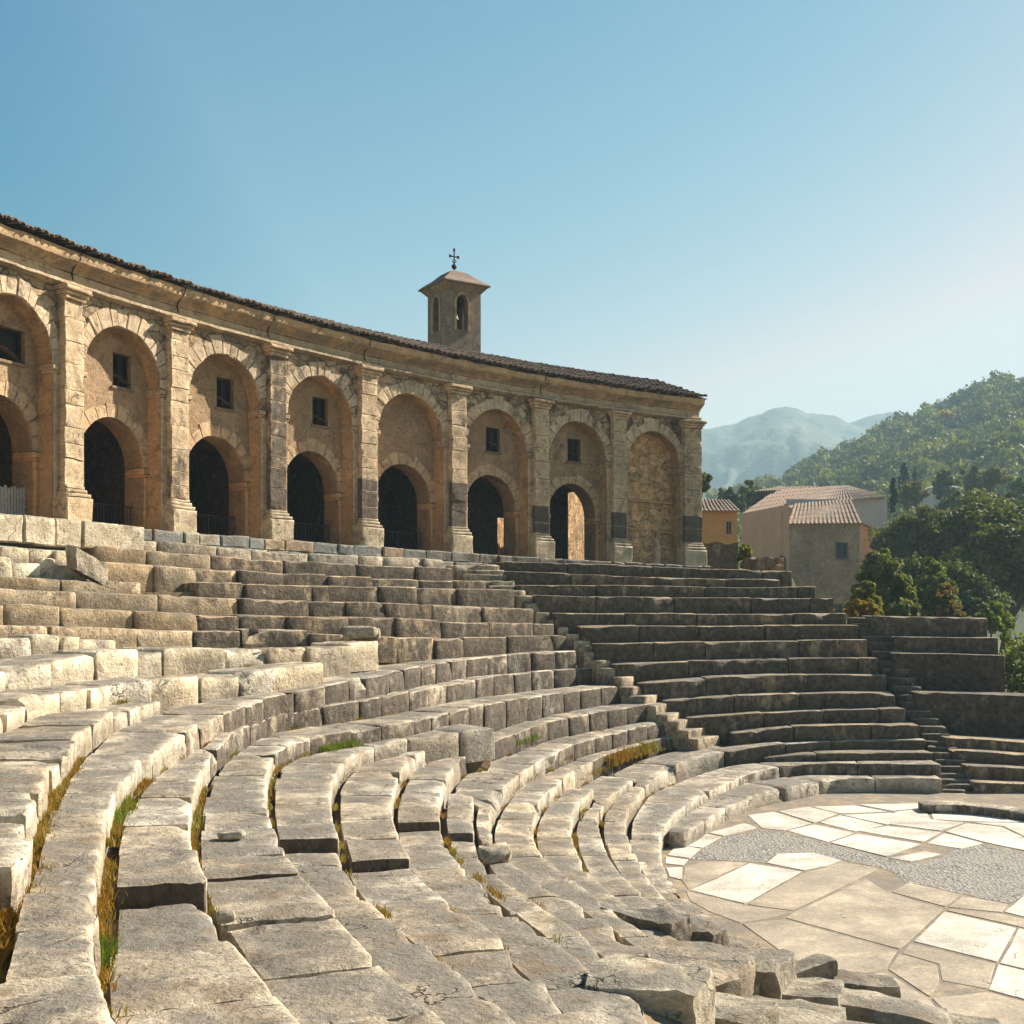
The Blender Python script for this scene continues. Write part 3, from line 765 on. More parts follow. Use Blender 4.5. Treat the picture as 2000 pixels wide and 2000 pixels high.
rnd = random.Random(5)
for i in range(8):
    c = (i - .5) * BAY                     # centre of bay i (bay 0 is left of the first pilaster)
    lo, hi = -BAY / 2, BAY / 2
    # --- wall with the upper arch cut out
    ab = AB()
    ap = arch_pts(HW, SP)
    tops = [(lo + (hi - lo) * k / 20, HT) for k in range(21)]
    strip(ab, [(c + a, 0, z) for a, z in ap], [(c + a, 0, z) for a, z in tops], 6)
    for sg in (-1, 1):
        strip(ab, [(c + sg * HW, 0, SP * k / 8) for k in range(9)], [(c + sg * BAY / 2, 0, SP * k / 8) for k in range(9)], 4)
        strip(ab, [(c + sg * HW, 0, SP), (c + sg * HW, 0, SP)], [(c + sg * BAY / 2, 0, SP), (c + sg * BAY / 2, 0, HT)], 2)
    ab.build('bay_wall', M['wall'], ARC, amp=.06, color=(1, .97, .93, .42 + .03 * i))
    # --- soffit and jambs of the upper arch
    ab = AB()
    strip(ab, [(c + a, 0.0, z) for a, z in ap], [(c + a, -.48, z) for a, z in ap], 4)
    for sg in (-1, 1):
        strip(ab, [(c + sg * HW, 0.0, SP * k / 10) for k in range(11)], [(c + sg * HW, -.48, SP * k / 10) for k in range(11)], 4)
    ab.build('arch_soffit', M['soffit'], ARC, amp=.03, frq=3, color=(1, 1, 1, .08))
    # --- ring of arch stones, proud of the wall
    ab = AB()
    nv = 15; jv = [0] + [rnd.uniform(-.22, .22) for _ in range(14)] + [0]
    for k in range(nv):
        a0 = math.pi * (k + .015 + jv[k]) / nv; a1 = math.pi * (k + .985 + jv[k + 1]) / nv
        ro = HW + rnd.uniform(.28, .50); ri = HW - .012; pr = rnd.uniform(.015, .055)
        v = []
        for t in (-.05, pr - .02, pr):
            for r_, e in ((ri, .0), (ro, .0)):
                ins = .018 if t == pr else 0
                rr = r_ + (ins if r_ == ri else -ins)
                for a in (a0 + ins / HW, (a0 + a1) / 2, a1 - ins / HW):
                    v.append((c - rr * math.cos(a), t, SP + rr * math.sin(a)))
        f = []
        for L_ in (0, 1):
            b = L_ * 6
            ringi = [0, 1, 2, 5, 4, 3]
            for q in range(6): f.append((b + ringi[q], b + ringi[(q + 1) % 6], b + 6 + ringi[(q + 1) % 6], b + 6 + ringi[q]))
        f += [(12, 13, 16, 15), (13, 14, 17, 16)]
        ab.add(v, f, rnd.uniform(0, .35))
    ab.build('arch_ring', M['vouss'], ARC, amp=.04, frq=4, smooth=False, color=(1, 1, 1, .22))
    # imposts of the upper arch
    for sg in (-1, 1):
        ab = AB()
        a, b = sorted((c + sg * (HW - .07), c + sg * (BAY / 2 - .36)))
        ab.rbox(a, b, -.44, .09, SP - .13, SP - .02, .02)
        ab.rbox(a + .02 * (sg > 0), b - .02 * (sg < 0), -.44, .05, SP - .2, SP - .135, .015)
        # flanking strip of masonry under the impost, a little proud
        ab.rbox(*sorted((c + sg * (HW + .01), c + sg * (HW + .22))), -.02, .05, .05, SP - .21, .02, 4)
        ab.build('impost', M['vouss'], ARC, amp=.015, frq=4, color=(1, .95, .88, .15))
    # --- recessed infill wall with the lower arch and a window
    t0 = -.46; cl = c + .07
    out = [(c + lo + .1, 0)]
    low = i < 7
    if low:
        out += [(cl - HL, 0)] + [(cl + a, z) for a, z in arch_pts(HL, SL, 18, 1.04)] + [(cl + HL, 0)]
    out += [(c + hi - .1, 0), (c + hi - .1, HT - .1), (c + lo + .1, HT - .1)]
    win = None if i in (4,) else (((.12, .74, 3.55, 4.38) if i < 4 else (-.12, .48, 3.55, 4.36)) if i != 7 else None)
    if i == 0: win = (-.5, .9, 3.55, 4.3)
    polys = [[Vector((a, z, 0)) for a, z in out]]
    if win: polys.append([Vector((c + a, z, 0)) for a, z in ((win[0], win[2]), (win[1], win[2]), (win[1], win[3]), (win[0], win[3]))])
    tris = tessellate_polygon(polys)
    flat = [p for pl in polys for p in pl]
    ab = AB(); ab.add([(p.x, t0, p.y) for p in flat], [tuple(t) for t in tris])
    if low:
        lp = [(cl - HL, 0), (cl - HL, .7)] + [(cl + a, z) for a, z in arch_pts(HL, SL, 18, 1.04)] + [(cl + HL, .7), (cl + HL, 0)]
        strip(ab, [(a, t0, z) for a, z in lp], [(a, t0 - .7, z) for a, z in lp], 2)
    if win:
        wp = [(win[0], win[2]), (win[1], win[2]), (win[1], win[3]), (win[0], win[3]), (win[0], win[2])]
        strip(ab, [(c + a, t0, z) for a, z in wp], [(c + a, t0 - .35, z) for a, z in wp], 1)
    fill = ab.build('infill_wall', M['infill'] if i < 7 else M['rubble'], ARC, smooth=False, color=(1.05, 1, .95, .12) if i < 7 else (1.8, 1.55, 1.3, .15))
    if low:     # lower ring and imposts
        ab = AB(); nv = 11
        for k in range(nv):
            a0 = math.pi * (k + .05) / nv; a1 = math.pi * (k + .95) / nv
            ri, ro, pr = HL - .01, HL + rnd.uniform(.24, .36), rnd.uniform(.01, .035)
            v = []
            for t in (t0 - .05, t0 + pr):
                for rr in (ri, ro):
                    for a in (a0, (a0 + a1) / 2, a1): v.append((cl - rr * math.cos(a), t, SL + rr * 1.04 * math.sin(a)))
            f = [(6, 7, 10, 9), (7, 8, 11, 10)]
            rg = [0, 1, 2, 5, 4, 3]
            for q in range(6): f.append((rg[q], rg[(q + 1) % 6], 6 + rg[(q + 1) % 6], 6 + rg[q]))
            ab.add(v, f, rnd.uniform(0, .25))
        ab.build('lower_arch_ring', M['vouss'], ARC, amp=.015, frq=5, smooth=False, color=(.92, .84, .76, .12))
        for sg in (-1, 1):
            ab = AB()
            a, b = sorted((cl + sg * (HL - .09), c + sg * (HW + .02)))
            ab.rbox(a, b, t0 - .6, t0 + .10, SL - .15, SL - .03, .02)
            ab.rbox(*sorted((cl + sg * (HL - .04), c + sg * (HW + .01))), t0 - .6, t0 + .06, SL - .22, SL - .155, .015)
            ab.rbox(*sorted((cl + sg * HL, c + sg * (HW - .0))), t0 - .05, t0 + .03, .0, SL - .225, .015, 3)
            ab.build('lower_impost', M['soffit'], ARC, amp=.012, frq=4, color=(1, .95, .9, .2))
    if win:
        ab = AB()
        for a0, a1, z0, z1 in ((win[0], win[0] + .05, win[2], win[3]), (win[1] - .05, win[1], win[2], win[3]),
                               (win[0] + .05, win[1] - .05, win[3] - .05, win[3]), (win[0] + .05, win[1] - .05, win[2], win[2] + .05), ((win[0] + win[1]) / 2 - .02, (win[0] + win[1]) / 2 + .02, win[2] + .05, win[3] - .05)):
            ab.box(c + a0, c + a1, t0 - .22, t0 - .14, z0, z1)
        w = ab.build('window_frame', M['wood'], fill, smooth=False)
        ab = AB(); ab.box(c + win[0] - .06, c + win[1] + .06, t0 - .05, t0 + .05, win[2] - .07, win[2] - .005)
        ab.build('window_sill', M['vouss'], fill, smooth=False, color=(.8, .75, .7, .2))
        ab = AB(); ab.box(c + win[0], c + win[1], t0 - .30, t0 - .26, win[2], win[3])
        ab.build('shutter', M['wood'], fill, smooth=False)
    # --- railing inside the lower arch
    if i in (1, 2, 3, 4):
        ab = AB()
        for z in (.06, .62): ab.box(c - HL, c + HL, t0 - .37, t0 - .34, z, z + .03)
        k = -HL + .05
        while k < HL:
            ab.box(c + k - .009, c + k + .009, t0 - .362, t0 - .345, .09, .62); k += .11
        ab.box(c + .1, c + .14, t0 - .38, t0 - .33, 0, .66)
        ab.build('railing', M['iron'], ARC, smooth=False)
    if i == 0:
        ab = AB(); k = -HL
        while k < HL:
            ab.box(c + k, c + k + .075, t0 - .30, t0 - .27, .03, .78 + rnd.uniform(-.03, .03)); k += .095
        ab.box(c - HL, c + HL, t0 - .33, t0 - .301, .55, .62)
        ab.build('slatted_screen', simple('bleached_slats', (.42, .38, .32), (.30, .27, .22), 12), ARC, smooth=False)
    # blocked last bay: blind arch, ledge, broken relief
    if i == 7:
        ab = AB()
        ab.rbox(c - 1.2, c + 1.25, t0 - .1, t0 + .10, 2.28, 2.40, .03)
        ab.rbox(c - .95, c - .2, t0 - .1, t0 + .05, 1.25, 1.34, .02)
        ab.rbox(c + .2, c + 1.2, t0 - .1, t0 + .10, 1.18, 1.30, .03)
        ab.rbox(c - 1.1, c - .95, t0 - .1, t0 + .06, .1, 2.26, .02, 5)
        ab.rbox(c - .25, c - .12, t0 - .1, t0 + .05, 1.35, 1.9, .02, 5)
        for k in range(7): ab.rbox(c - .9 + rnd.uniform(0, 1.1), c - .35 + rnd.uniform(0, 1.1), t0 - .1, t0 + rnd.uniform(.02, .05), .1 + k * .15, .22 + k * .15, .02)
        ab.build('relief_moulding', M['soffit'], fill, amp=.04, frq=3, color=(.95, .9, .85, .15))
        ab = AB()
        ab.rbox(c + .30, c + .56, t0 - .05, t0 + .22, 0.0, .55, .05, 4); ab.rbox(c + .36, c + .60, t0, t0 + .18, .56, 1.02, .06, 4); ab.rbox(c + .43, c + .56, t0, t0 + .16, 1.03, 1.2, .05, 3)
        ab.build('broken_statue', M['pier'], ARC, amp=.05, frq=4, color=(1.2, 1.1, 1.0, .05))
        ab = AB()
        q = []
        for k in range(13):
            a = math.pi * k / 12
            q.append((c - .55 + .4 * -math.cos(a), 3.25 + .55 * math.sin(a)))
        ab.add([(a, t0 + .005, z) for a, z in q] + [(a, t0 - .3, z) for a, z in q], [(k, k + 1, 14 + k, 13 + k) for k in range(12)])
        ab.build('broken_niche', M['infill'], fill, color=(.7, .65, .6, .3))

# --- pilasters
for i in range(8):
    s0 = i * BAY
    w = .31 if i < 7 else .42
    ab = AB(); z = .86; k = 0
    tp = HT - .30
    while z < tp - .05:
        h = min(rnd.uniform(.32, .62), tp - z)
        if tp - (z + h) < .2: h = tp - z
        st = 0.0
        if i >= 1 and z < 1.75: st = .58
        elif i >= 2: st = .12
        if i == 2: st = max(st, .40)
        if i == 0: st = 0
        o = rnd.uniform(-.012, .012)
        ab.rbox(s0 - w + o, s0 + w + o, -.15, .22 + rnd.uniform(-.02, .02), z + .003, z + h - .003, .013, 5, st)
        z += h
    p = ab.build('pilaster', M['pier'], ARC, amp=.03, frq=3.2, color=(1.08, 1.05, 1.0, .04) if i < 2 else (1, .97, .93, .30))
    gs = .0 if i == 0 else .35
    gc = (1.08, 1.02, .95) if i == 0 else (.95, 1.0, 1.02)
    ab = AB()
    ab.rbox(s0 - w - .13, s0 + w + .13, -.15, .40, -.35, .58, .035, 5, gs)
    ab.rbox(s0 - w - .10, s0 + w + .10, -.15, .36, .585, .68, .03, 4, gs)
    ab.rbox(s0 - w - .05, s0 + w + .05, -.15, .30, .685, .78, .03, 4, gs)
    ab.rbox(s0 - w - .015, s0 + w + .015, -.15, .255, .785, .855, .02, 4, gs)
    ab.build('pedestal', M['pier'], p, amp=.03, frq=3, color=(*gc, .05))
    ab = AB()
    ab.rbox(s0 - w - .03, s0 + w + .03, -.15, .27, HT - .295, HT - .20, .02, 4)
    ab.rbox(s0 - w - .08, s0 + w + .08, -.15, .32, HT - .195, HT - .11, .03, 4)
    ab.rbox(s0 - w - .13, s0 + w + .13, -.15, .38, HT - .105, HT + .0, .025, 4)
    ab.build('capital', M['pier'], p, amp=.025, frq=4, color=(1.08, 1.0, .92, .06))

# --- entablature and cornice swept along the front
def sweep(prof, s0, s1, step=.18):
    n = int((s1 - s0) / step); v = []; f = []; m = len(prof)
    for i in range(n + 1):
        s = s0 + (s1 - s0) * i / n
        for t, z in prof: v.append((s, t, z))
    for i in range(n):
        for j in range(m - 1): f.append((i * m + j, (i + 1) * m + j, (i + 1) * m + j + 1, i * m + j + 1))
    f.append(tuple(range(m))); f.append(tuple(range(n * m, n * m + m))[::-1])
    return v, f
E0, E1 = -BAY * 1.6, 7 * BAY + .42
ab = AB(); ab.add(*sweep([(-.2, HT), (.10, HT + .005), (.16, HT + .05), (.20, HT + .06), (.20, HT + .12), (.10, HT + .16), (-.2, HT + .17)], E0, E1, .12))
ab.build('architrave', M['cornice'], ARC, amp=.035, frq=2.6, color=(.95, .95, .95, .35))
ab = AB(); ab.add(*sweep([(-.2, HT + .17), (.03, HT + .172), (.03, HT + .37), (-.2, HT + .375)], E0, E1, .2))
ab.build('frieze', M['cornice'], ARC, amp=.018, frq=1.6, color=(.92, .90, .88, .26))
ab = AB(); ab.add(*sweep([(-.2, HT + .375), (.06, HT + .38), (.10, HT + .45), (.24, HT + .53), (.34, HT + .59), (.36, HT + .66), (.36, HT + .798), (-.2, HT + .80)], E0, E1 + .02, .14))
ab.build('cornice', M['cornice'], ARC, amp=.03, frq=2.4, color=(1.12, 1.0, .86, .12))
EV = HT + .80
# drain spouts hanging over the frieze
for k, i in enumerate((0, 1, 2, 3, 5)):
    s = i * BAY + (.05, .02, -.3, -.1, .0)[k]
    m = MB(); pts = [(s, .40, EV - .02), (s, .36, EV - .16), (s - .02, .18, EV - .30), (s - .02, .10, EV - .45), (s + .02, .12, EV - .60)]
    m.tube([Vector(p) for p in bend(pts)], .022, 6); m.build('drain_spout', M['iron'], ARC)
# --- roof: barrel tiles in courses, laid up a 25 degree slope
slope = math.tan(math.radians(19.5))
ab = AB()
ab.add(*sweep([(.42, EV + .005), (-3.2, EV + 3.62 * slope), (-3.2, EV + 3.55 * slope - .2), (.2, EV - .01)], E0, E1 + .12, .4))
ab.build('roof_deck', simple('dark_battens', (.05, .04, .03), (.08, .06, .045), 10), ARC, smooth=False)
tv, tf, ts = [], [], []
s = E0; nrow = 9
while s < E1 + .15:
    st = rnd.uniform(0, .5)
    for k in range(nrow):
        L = .43
        y0 = .50 - k * .40 + rnd.uniform(-.03, .03); 
        js = rnd.uniform(-.02, .02); tw = rnd.uniform(-.03, .03); lift = .045 + rnd.uniform(0, .03) + (rnd.uniform(0, .05) if k == 0 else 0)
        b = len(tv); rad0, rad1 = .105, .085
        for e, (yy, rad, lf) in enumerate(((y0, rad0, lift), (y0 - L, rad1, .0))):
            for q in range(6):
                a = math.pi * q / 5
                zz = EV + .02 + (.42 - yy) * slope + lf
                tv.append((s + js + tw * e - rad * math.cos(a), yy, zz + rad * .8 * math.sin(a)))
                tv.append((s + js + tw * e - (rad - .018) * math.cos(a), yy, zz + (rad * .8 - .018) * math.sin(a) - .004))
                ts += [st + rnd.uniform(-.1, .15)] * 2
        for q in range(5):
            o, n_ = b + 2 * q, b + 2 * q + 2
            tf.append((o, n_, n_ + 12, o + 12)); tf.append((o + 1, o + 13, n_ + 13, n_ + 1)); tf.append((o, o + 1, n_ + 1, n_))
    s += .235 + rnd.uniform(-.006, .006)
ab = AB(); ab.v = tv; ab.f = tf; ab.st = ts
roof = ab.build('roof_tiling', M['tile'], ARC, amp=.012, frq=2, smooth=True, color=(1, 1, 1, .15))
# --- gallery behind: floor, back wall with two openings, cross walls, vault, end wall
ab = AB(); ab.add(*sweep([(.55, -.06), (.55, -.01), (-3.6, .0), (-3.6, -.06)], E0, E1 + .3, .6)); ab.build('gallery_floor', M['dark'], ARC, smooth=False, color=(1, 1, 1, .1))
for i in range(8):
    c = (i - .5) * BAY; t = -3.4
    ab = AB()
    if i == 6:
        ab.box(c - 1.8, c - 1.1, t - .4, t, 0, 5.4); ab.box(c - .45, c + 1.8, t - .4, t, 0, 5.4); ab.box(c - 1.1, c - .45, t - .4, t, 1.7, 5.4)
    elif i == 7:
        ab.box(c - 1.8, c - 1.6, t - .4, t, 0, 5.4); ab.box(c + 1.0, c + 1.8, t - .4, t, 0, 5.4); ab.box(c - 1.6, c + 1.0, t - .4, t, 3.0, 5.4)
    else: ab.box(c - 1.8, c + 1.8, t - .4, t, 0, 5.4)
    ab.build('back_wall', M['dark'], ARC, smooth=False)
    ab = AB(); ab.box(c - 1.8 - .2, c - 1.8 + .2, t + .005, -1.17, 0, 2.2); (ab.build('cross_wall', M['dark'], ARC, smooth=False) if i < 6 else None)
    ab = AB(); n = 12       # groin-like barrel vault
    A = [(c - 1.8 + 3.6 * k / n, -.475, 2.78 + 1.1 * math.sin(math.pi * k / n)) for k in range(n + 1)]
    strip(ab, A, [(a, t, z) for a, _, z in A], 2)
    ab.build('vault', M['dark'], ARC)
ab = AB(); ab.box(7 * BAY + .30, 7 * BAY + .42, -3.8, -.16, -.3, EV); ab.build('end_wall', M['pier'], ARC, smooth=False, color=(.9, .9, .9, .4))
ab = AB(); ab.box(E0, E0 + .2, -3.8, -.16, -.3, EV); ab.build('end_wall', M['pier'], ARC, smooth=False)
# terrace blocks in front of the arcade (plinth course)
PL = tag(empty('terrace_plinth', tuple(float(x) for x in bend([[3 * BAY, .6, -.3]])[0])), 'course of blue grey blocks carrying the arcade pedestals along the terrace edge', 'stone plinth')
s = -1.5 * BAY
while s < 7 * BAY + .4:
    L = rnd.uniform(.55, 1.2); e = min(s + L, 7 * BAY + .5)
    left = s < .75
    for cs in ((0,) if left else (0, 1)):
        ab = AB()
        z1 = (.0 - rnd.uniform(0, .03)) if cs == 0 else -.33
        z0 = -.62 if left else (-.32 if cs == 0 else -.75)
        t1 = (.95 if left else .66) + cs * .14 + rnd.uniform(-.03, .03)
        ab.rbox(s + .008, e - .008, -.2 if cs == 0 else .0, t1, z0, z1, .035, 5)
        bl = rnd.random()
        if left: col = (1.22, 1.2, 1.12, .06)
        elif s > 12: col = (.50 + .1 * bl, .52 + .1 * bl, .56 + .12 * bl, .55)
        else: col = ((.50, .60, .72, .42) if bl < .65 else (.85, .72, .6, .4) if bl < .8 else (.95, 1.0, 1.0, .1))
        ab.build('plinth_block', M['seat'], PL, amp=.035, frq=2.5, color=col)
    s = e
# ruined ochre wall standing behind the broken gallery
RW_ = tag(empty('ruined_wall', (5.4, 49.5, 0)), 'sunlit ochre ruined wall seen through the sixth arch of the arcade', 'ruined wall')
def ruin(x0, y0, x1, y1, z0, z1, th=.5):
    d = Vector((x1 - x0, y1 - y0, 0)); n = Vector((-d.y, d.x, 0)).normalized() * th
    m = MB(); nx, nz = 14, 10; v = []; f = []
    for i in range(nx + 1):
        topz = z1 - .5 * abs(fbm(np.array([[i * .45, 3.3, x0]]), 2)[0]) - (.6 if i > nx - 3 else 0)
        for j in range(nz + 1):
            for kk in (0, 1):
                p = Vector((x0, y0, 0)) + d * i / nx + n * kk
                v.append((p.x, p.y, z0 + (topz - z0) * j / nz))
    w = (nz + 1) * 2
    for i in range(nx):
        for j in range(nz):
            for kk in (0, 1): f.append((i * w + j * 2 + kk, (i + 1) * w + j * 2 + kk, (i + 1) * w + j * 2 + 2 + kk, i * w + j * 2 + 2 + kk))
        f.append((i * w + nz * 2, (i + 1) * w + nz * 2, (i + 1) * w + nz * 2 + 1, i * w + nz * 2 + 1))
    for i in (0, nx):
        for j in range(nz): f.append((i * w + j * 2, i * w + j * 2 + 1, i * w + j * 2 + 3, i * w + j * 2 + 2))
    v = np.array(v); q = v * 1.6
    v += np.stack([fbm(q, 3, 4), fbm(q + 9, 3, 5), fbm(q + 20, 3, 6)], 1) * .12
    return v, f
ochre = stone('ochre_rubble', (.55, .33, .14), (.42, .24, .10), bump=.05, lichen=.2, voro='pos', voro_w=.06)
v, f = ruin(1.25, 48.7, 3.9, 54.2, -.6, 11.2); mk('masonry', v, f, ochre, RW_, color=(1, 1, 1, .15))
v, f = ruin(-1.9, 48.8, .5, 53.8, -.6, 10.8); mk('masonry', v, f, ochre, RW_, color=(1.1, 1.1, 1.1, .1))

# ================================================================== bell tower
TW_ = tag(empty('bell_tower', (-5.1 + .0, 46.5, EYE + 6)), 'small square bell tower with arched openings, flared tile roof and iron cross', 'bell tower')
d = 46.5; k = d / F
cxm, cym = (873 - CX) * k, d           # front corner of the tower
al = math.radians(33)
ux, uy = math.cos(al), math.sin(al)
SA = 1.55 * d / 46
ex = Vector((ux, uy, 0)); ey = Vector((-uy, ux, 0))
O = Vector((cxm, cym, 0))
kc = (d + .9) / F
zE = EYE + (HY - 562) * kc; zA = EYE + (HY - 531) * kc; zB = EYE + 3
def twp(a, b, z): return tuple(O + ex * a + ey * b + Vector((0, 0, z)))
def face_with_opening(org, ax, inw, w, z0, z1, op):
    """one wall with an arched opening; returns verts/faces with a reveal"""
    (c0, hw, zs, zt) = op
    arch = [(c0 - hw, zs)] + [(c0 - hw * math.cos(math.pi * q / 12), zt + hw * 1.35 * math.sin(math.pi * q / 12)) for q in range(13)] + [(c0 + hw, zs)]
    P1 = [[Vector((0, z0, 0)), Vector((w, z0, 0)), Vector((w, z1, 0)), Vector((0, z1, 0))], [Vector((a, z, 0)) for a, z in arch]]
    tr = tessellate_polygon(P1); fl = [p for q in P1 for p in q]
    v = [org + ax * p.x + Vector((0, 0, p.y)) for p in fl]; f = [tuple(t) for t in tr]
    b = len(v)
    v += [p + inw * .28 for p in v[4:]]
    m = len(arch)
    for q in range(m): f.append((4 + q, 4 + (q + 1) % m, b + (q + 1) % m, b + q))
    tr2 = [tuple(i for i in t) for t in tr]
    v2 = len(v); v += [p + inw * .28 for p in v[:4]]
    mp = {i: (v2 + i if i < 4 else b + i - 4) for i in range(4 + m)}
    f += [tuple(mp[i] for i in t) for t in tr]
    return [tuple(p) for p in v], f
zs, zt = EYE + (HY - 650) * kc, EYE + (HY - 600) * kc
m = MB()
m.add(*face_with_opening(O, ex, ey, SA, zB, zE, (SA * .44, .25, zs, zt)))
m.add(*face_with_opening(O + ey * SA, -ey, ex, SA, zB, zE, (SA * .45, .25, zs, zt)))
m.add(*face_with_opening(O + ex * SA + ey * SA, -ex, -ey, SA, zB, zE, (SA * .5, .22, zs, zt)))
m.add(*face_with_opening(O + ex * SA, ey, -ex, SA, zB, zE, (SA * .5, .22, zs, zt)))
m.build('shaft', M['tower'], TW_, color=(1, .95, .9, .35))
m = MB()
for a0, b0, ax in ((0, 0, 0), (0, 0, 1)):
    pass
def arch_trim(org, ax, outw, c0, hw):
    q = [(c0 - hw * 1.22, zs - .05)] + [(c0 - hw * 1.22 * math.cos(math.pi * j / 12), zt + hw * 1.22 * 1.35 * math.sin(math.pi * j / 12)) for j in range(13)] + [(c0 + hw * 1.22, zs - .05)]
    m.tube([org + ax * a + Vector((0, 0, z)) + outw * .01 for a, z in q], .045, 6)
arch_trim(O, ex, -ey, SA * .44, .25); arch_trim(O + ey * SA, -ey, -ex, SA * .45, .25)
m.build('opening_trim', M['soffit'], TW_, color=(1, 1, 1, .05))
# flared roof
m = MB(); ov = .29; n = 6; prof = [(SA / 2 + ov, zE - .02), (SA / 2 + ov, zE + .03), (SA / 2 + .14, zE + .16), (SA / 2 - .12, zE + .34), (SA / 2 - .38, zE + .58), (.03, zA + .12)]
cen = O + ex * SA / 2 + ey * SA / 2
v = []
for h, z in prof:
    for sx, sy in ((-1, -1), (1, -1), (1, 1), (-1, 1)): v.append(tuple(cen + ex * h * sx + ey * h * sy + Vector((0, 0, z))))
f = [(i * 4 + q, i * 4 + (q + 1) % 4, i * 4 + 4 + (q + 1) % 4, i * 4 + 4 + q) for i in range(len(prof) - 1) for q in range(4)]
f.append((0, 1, 2, 3)); f.append(tuple(range(len(v) - 4, len(v))))
m.add(v, f)
m.build('roof', M['tile'], TW_, color=(1.2, 1.1, 1, .2))
m = MB()
for q in range(4):      # cornice under the eaves
    sx, sy = ((-1, -1), (1, -1), (1, 1), (-1, 1))[q]; tx, ty = ((1, -1), (1, 1), (-1, 1), (-1, -1))[q]
    h0, h1 = SA / 2 + .01, SA / 2 + ov - .06
    A = [cen + ex * h0 * sx + ey * h0 * sy + Vector((0, 0, zE - .28)), cen + ex * h0 * tx + ey * h0 * ty + Vector((0, 0, zE - .28)),
         cen + ex * h1 * tx + ey * h1 * ty + Vector((0, 0, zE - .03)), cen + ex * h1 * sx + ey * h1 * sy + Vector((0, 0, zE - .03))]
    m.add(A, [(0, 1, 2, 3)])
m.build('eaves_cove', M['tower'], TW_, color=(1.15, 1, .85, .05))
# finial: ball and cross
top = Vector((cen.x, cen.y, zA + .1)); zc = EYE + (HY - 484) * kc
m = MB(); rb = .11
v = []; f = []
for i in range(9):
    a = math.pi * i / 8
    for j in range(12): v.append((top.x + rb * math.sin(a) * math.cos(j * math.pi / 6), top.y + rb * math.sin(a) * math.sin(j * math.pi / 6), top.z + .16 - rb * math.cos(a)))
for i in range(8):
    for j in range(12): f.append((i * 12 + j, i * 12 + (j + 1) % 12, i * 12 + 12 + (j + 1) % 12, i * 12 + 12 + j))
m.add(v, f); fin = m.build('finial_ball', M['iron'], TW_, smooth=True)
m = MB()
m.tube([top - Vector((0, 0, .05)), Vector((top.x, top.y, zc))], .028, 6)
zm = zc - .30
m.tube([Vector((top.x, top.y, zm)) - ex * .19, Vector((top.x, top.y, zm)) + ex * .19], .028, 6)
for p in (Vector((top.x, top.y, zm)) - ex * .19, Vector((top.x, top.y, zm)) + ex * .19, Vector((top.x, top.y, zc - .03))):
    m.tube([p - Vector((0, 0, .05)), p + Vector((0, 0, .05))], .05, 6)
for sg in (-1, 1):
    m.tube([Vector((top.x, top.y, zm - .10)), Vector((top.x, top.y, zm - .17)) + ex * .10 * sg, Vector((top.x, top.y, zm - .30))], .018, 5)
m.build('cross', M['iron'], TW_)
m = MB(); v = []; f = []
for i, (rr, z) in enumerate(((.02, .42), (.10, .40), (.13, .25), (.16, .08), (.21, 0))):
    for j in range(12): v.append((cen.x + rr * math.cos(j * math.pi / 6), cen.y + rr * math.sin(j * math.pi / 6), zs + .55 + z))
for i in range(4):
    for j in range(12): f.append((i * 12 + j, i * 12 + (j + 1) % 12, i * 12 + 12 + (j + 1) % 12, i * 12 + 12 + j))
m.add(v, f); m.tube([cen + Vector((0, 0, zs + .97)), Vector((cen.x, cen.y, zE))], .02, 6)
m.build('bell', M['iron'], TW_, smooth=True)
# ================================================================== orchestra floor
def c6(p): return (1300 + .3623 * p[0], 1300 + .3623 * p[1])
def fl(p, z=0.0):
    x, y = c6(p); a = unproj(x, y, z=-4.5 + z); return (a[0], a[1])
# base sheet, reaching under the lowest bench
cxo, cyo = 11.5, 20.2
v = [(cxo, cyo, 0)]; n = 96
for rr in (3, 6, 9, 12):
    for i in range(n):
        a = 2 * math.pi * i / n; v.append((cxo + rr * math.cos(a), cyo + rr * math.sin(a), 0))
f = [(0, 1 + i, 1 + (i + 1) % n) for i in range(n)]
for k in range(3):
    for i in range(n): f.append((1 + k * n + i, 1 + k * n + n + i, 1 + k * n + n + (i + 1) % n, 1 + k * n + (i + 1) % n))
M['floor'] = stone('orchestra_floor_stone', (.33, .25, .16), (.25, .185, .115), bump=.012, grain=1.4, lichen=.2, crust=.4)
tag(mk('orchestra_floor', v, f, M['floor'], color=(1, 1, 1, .1)), kind='structure')

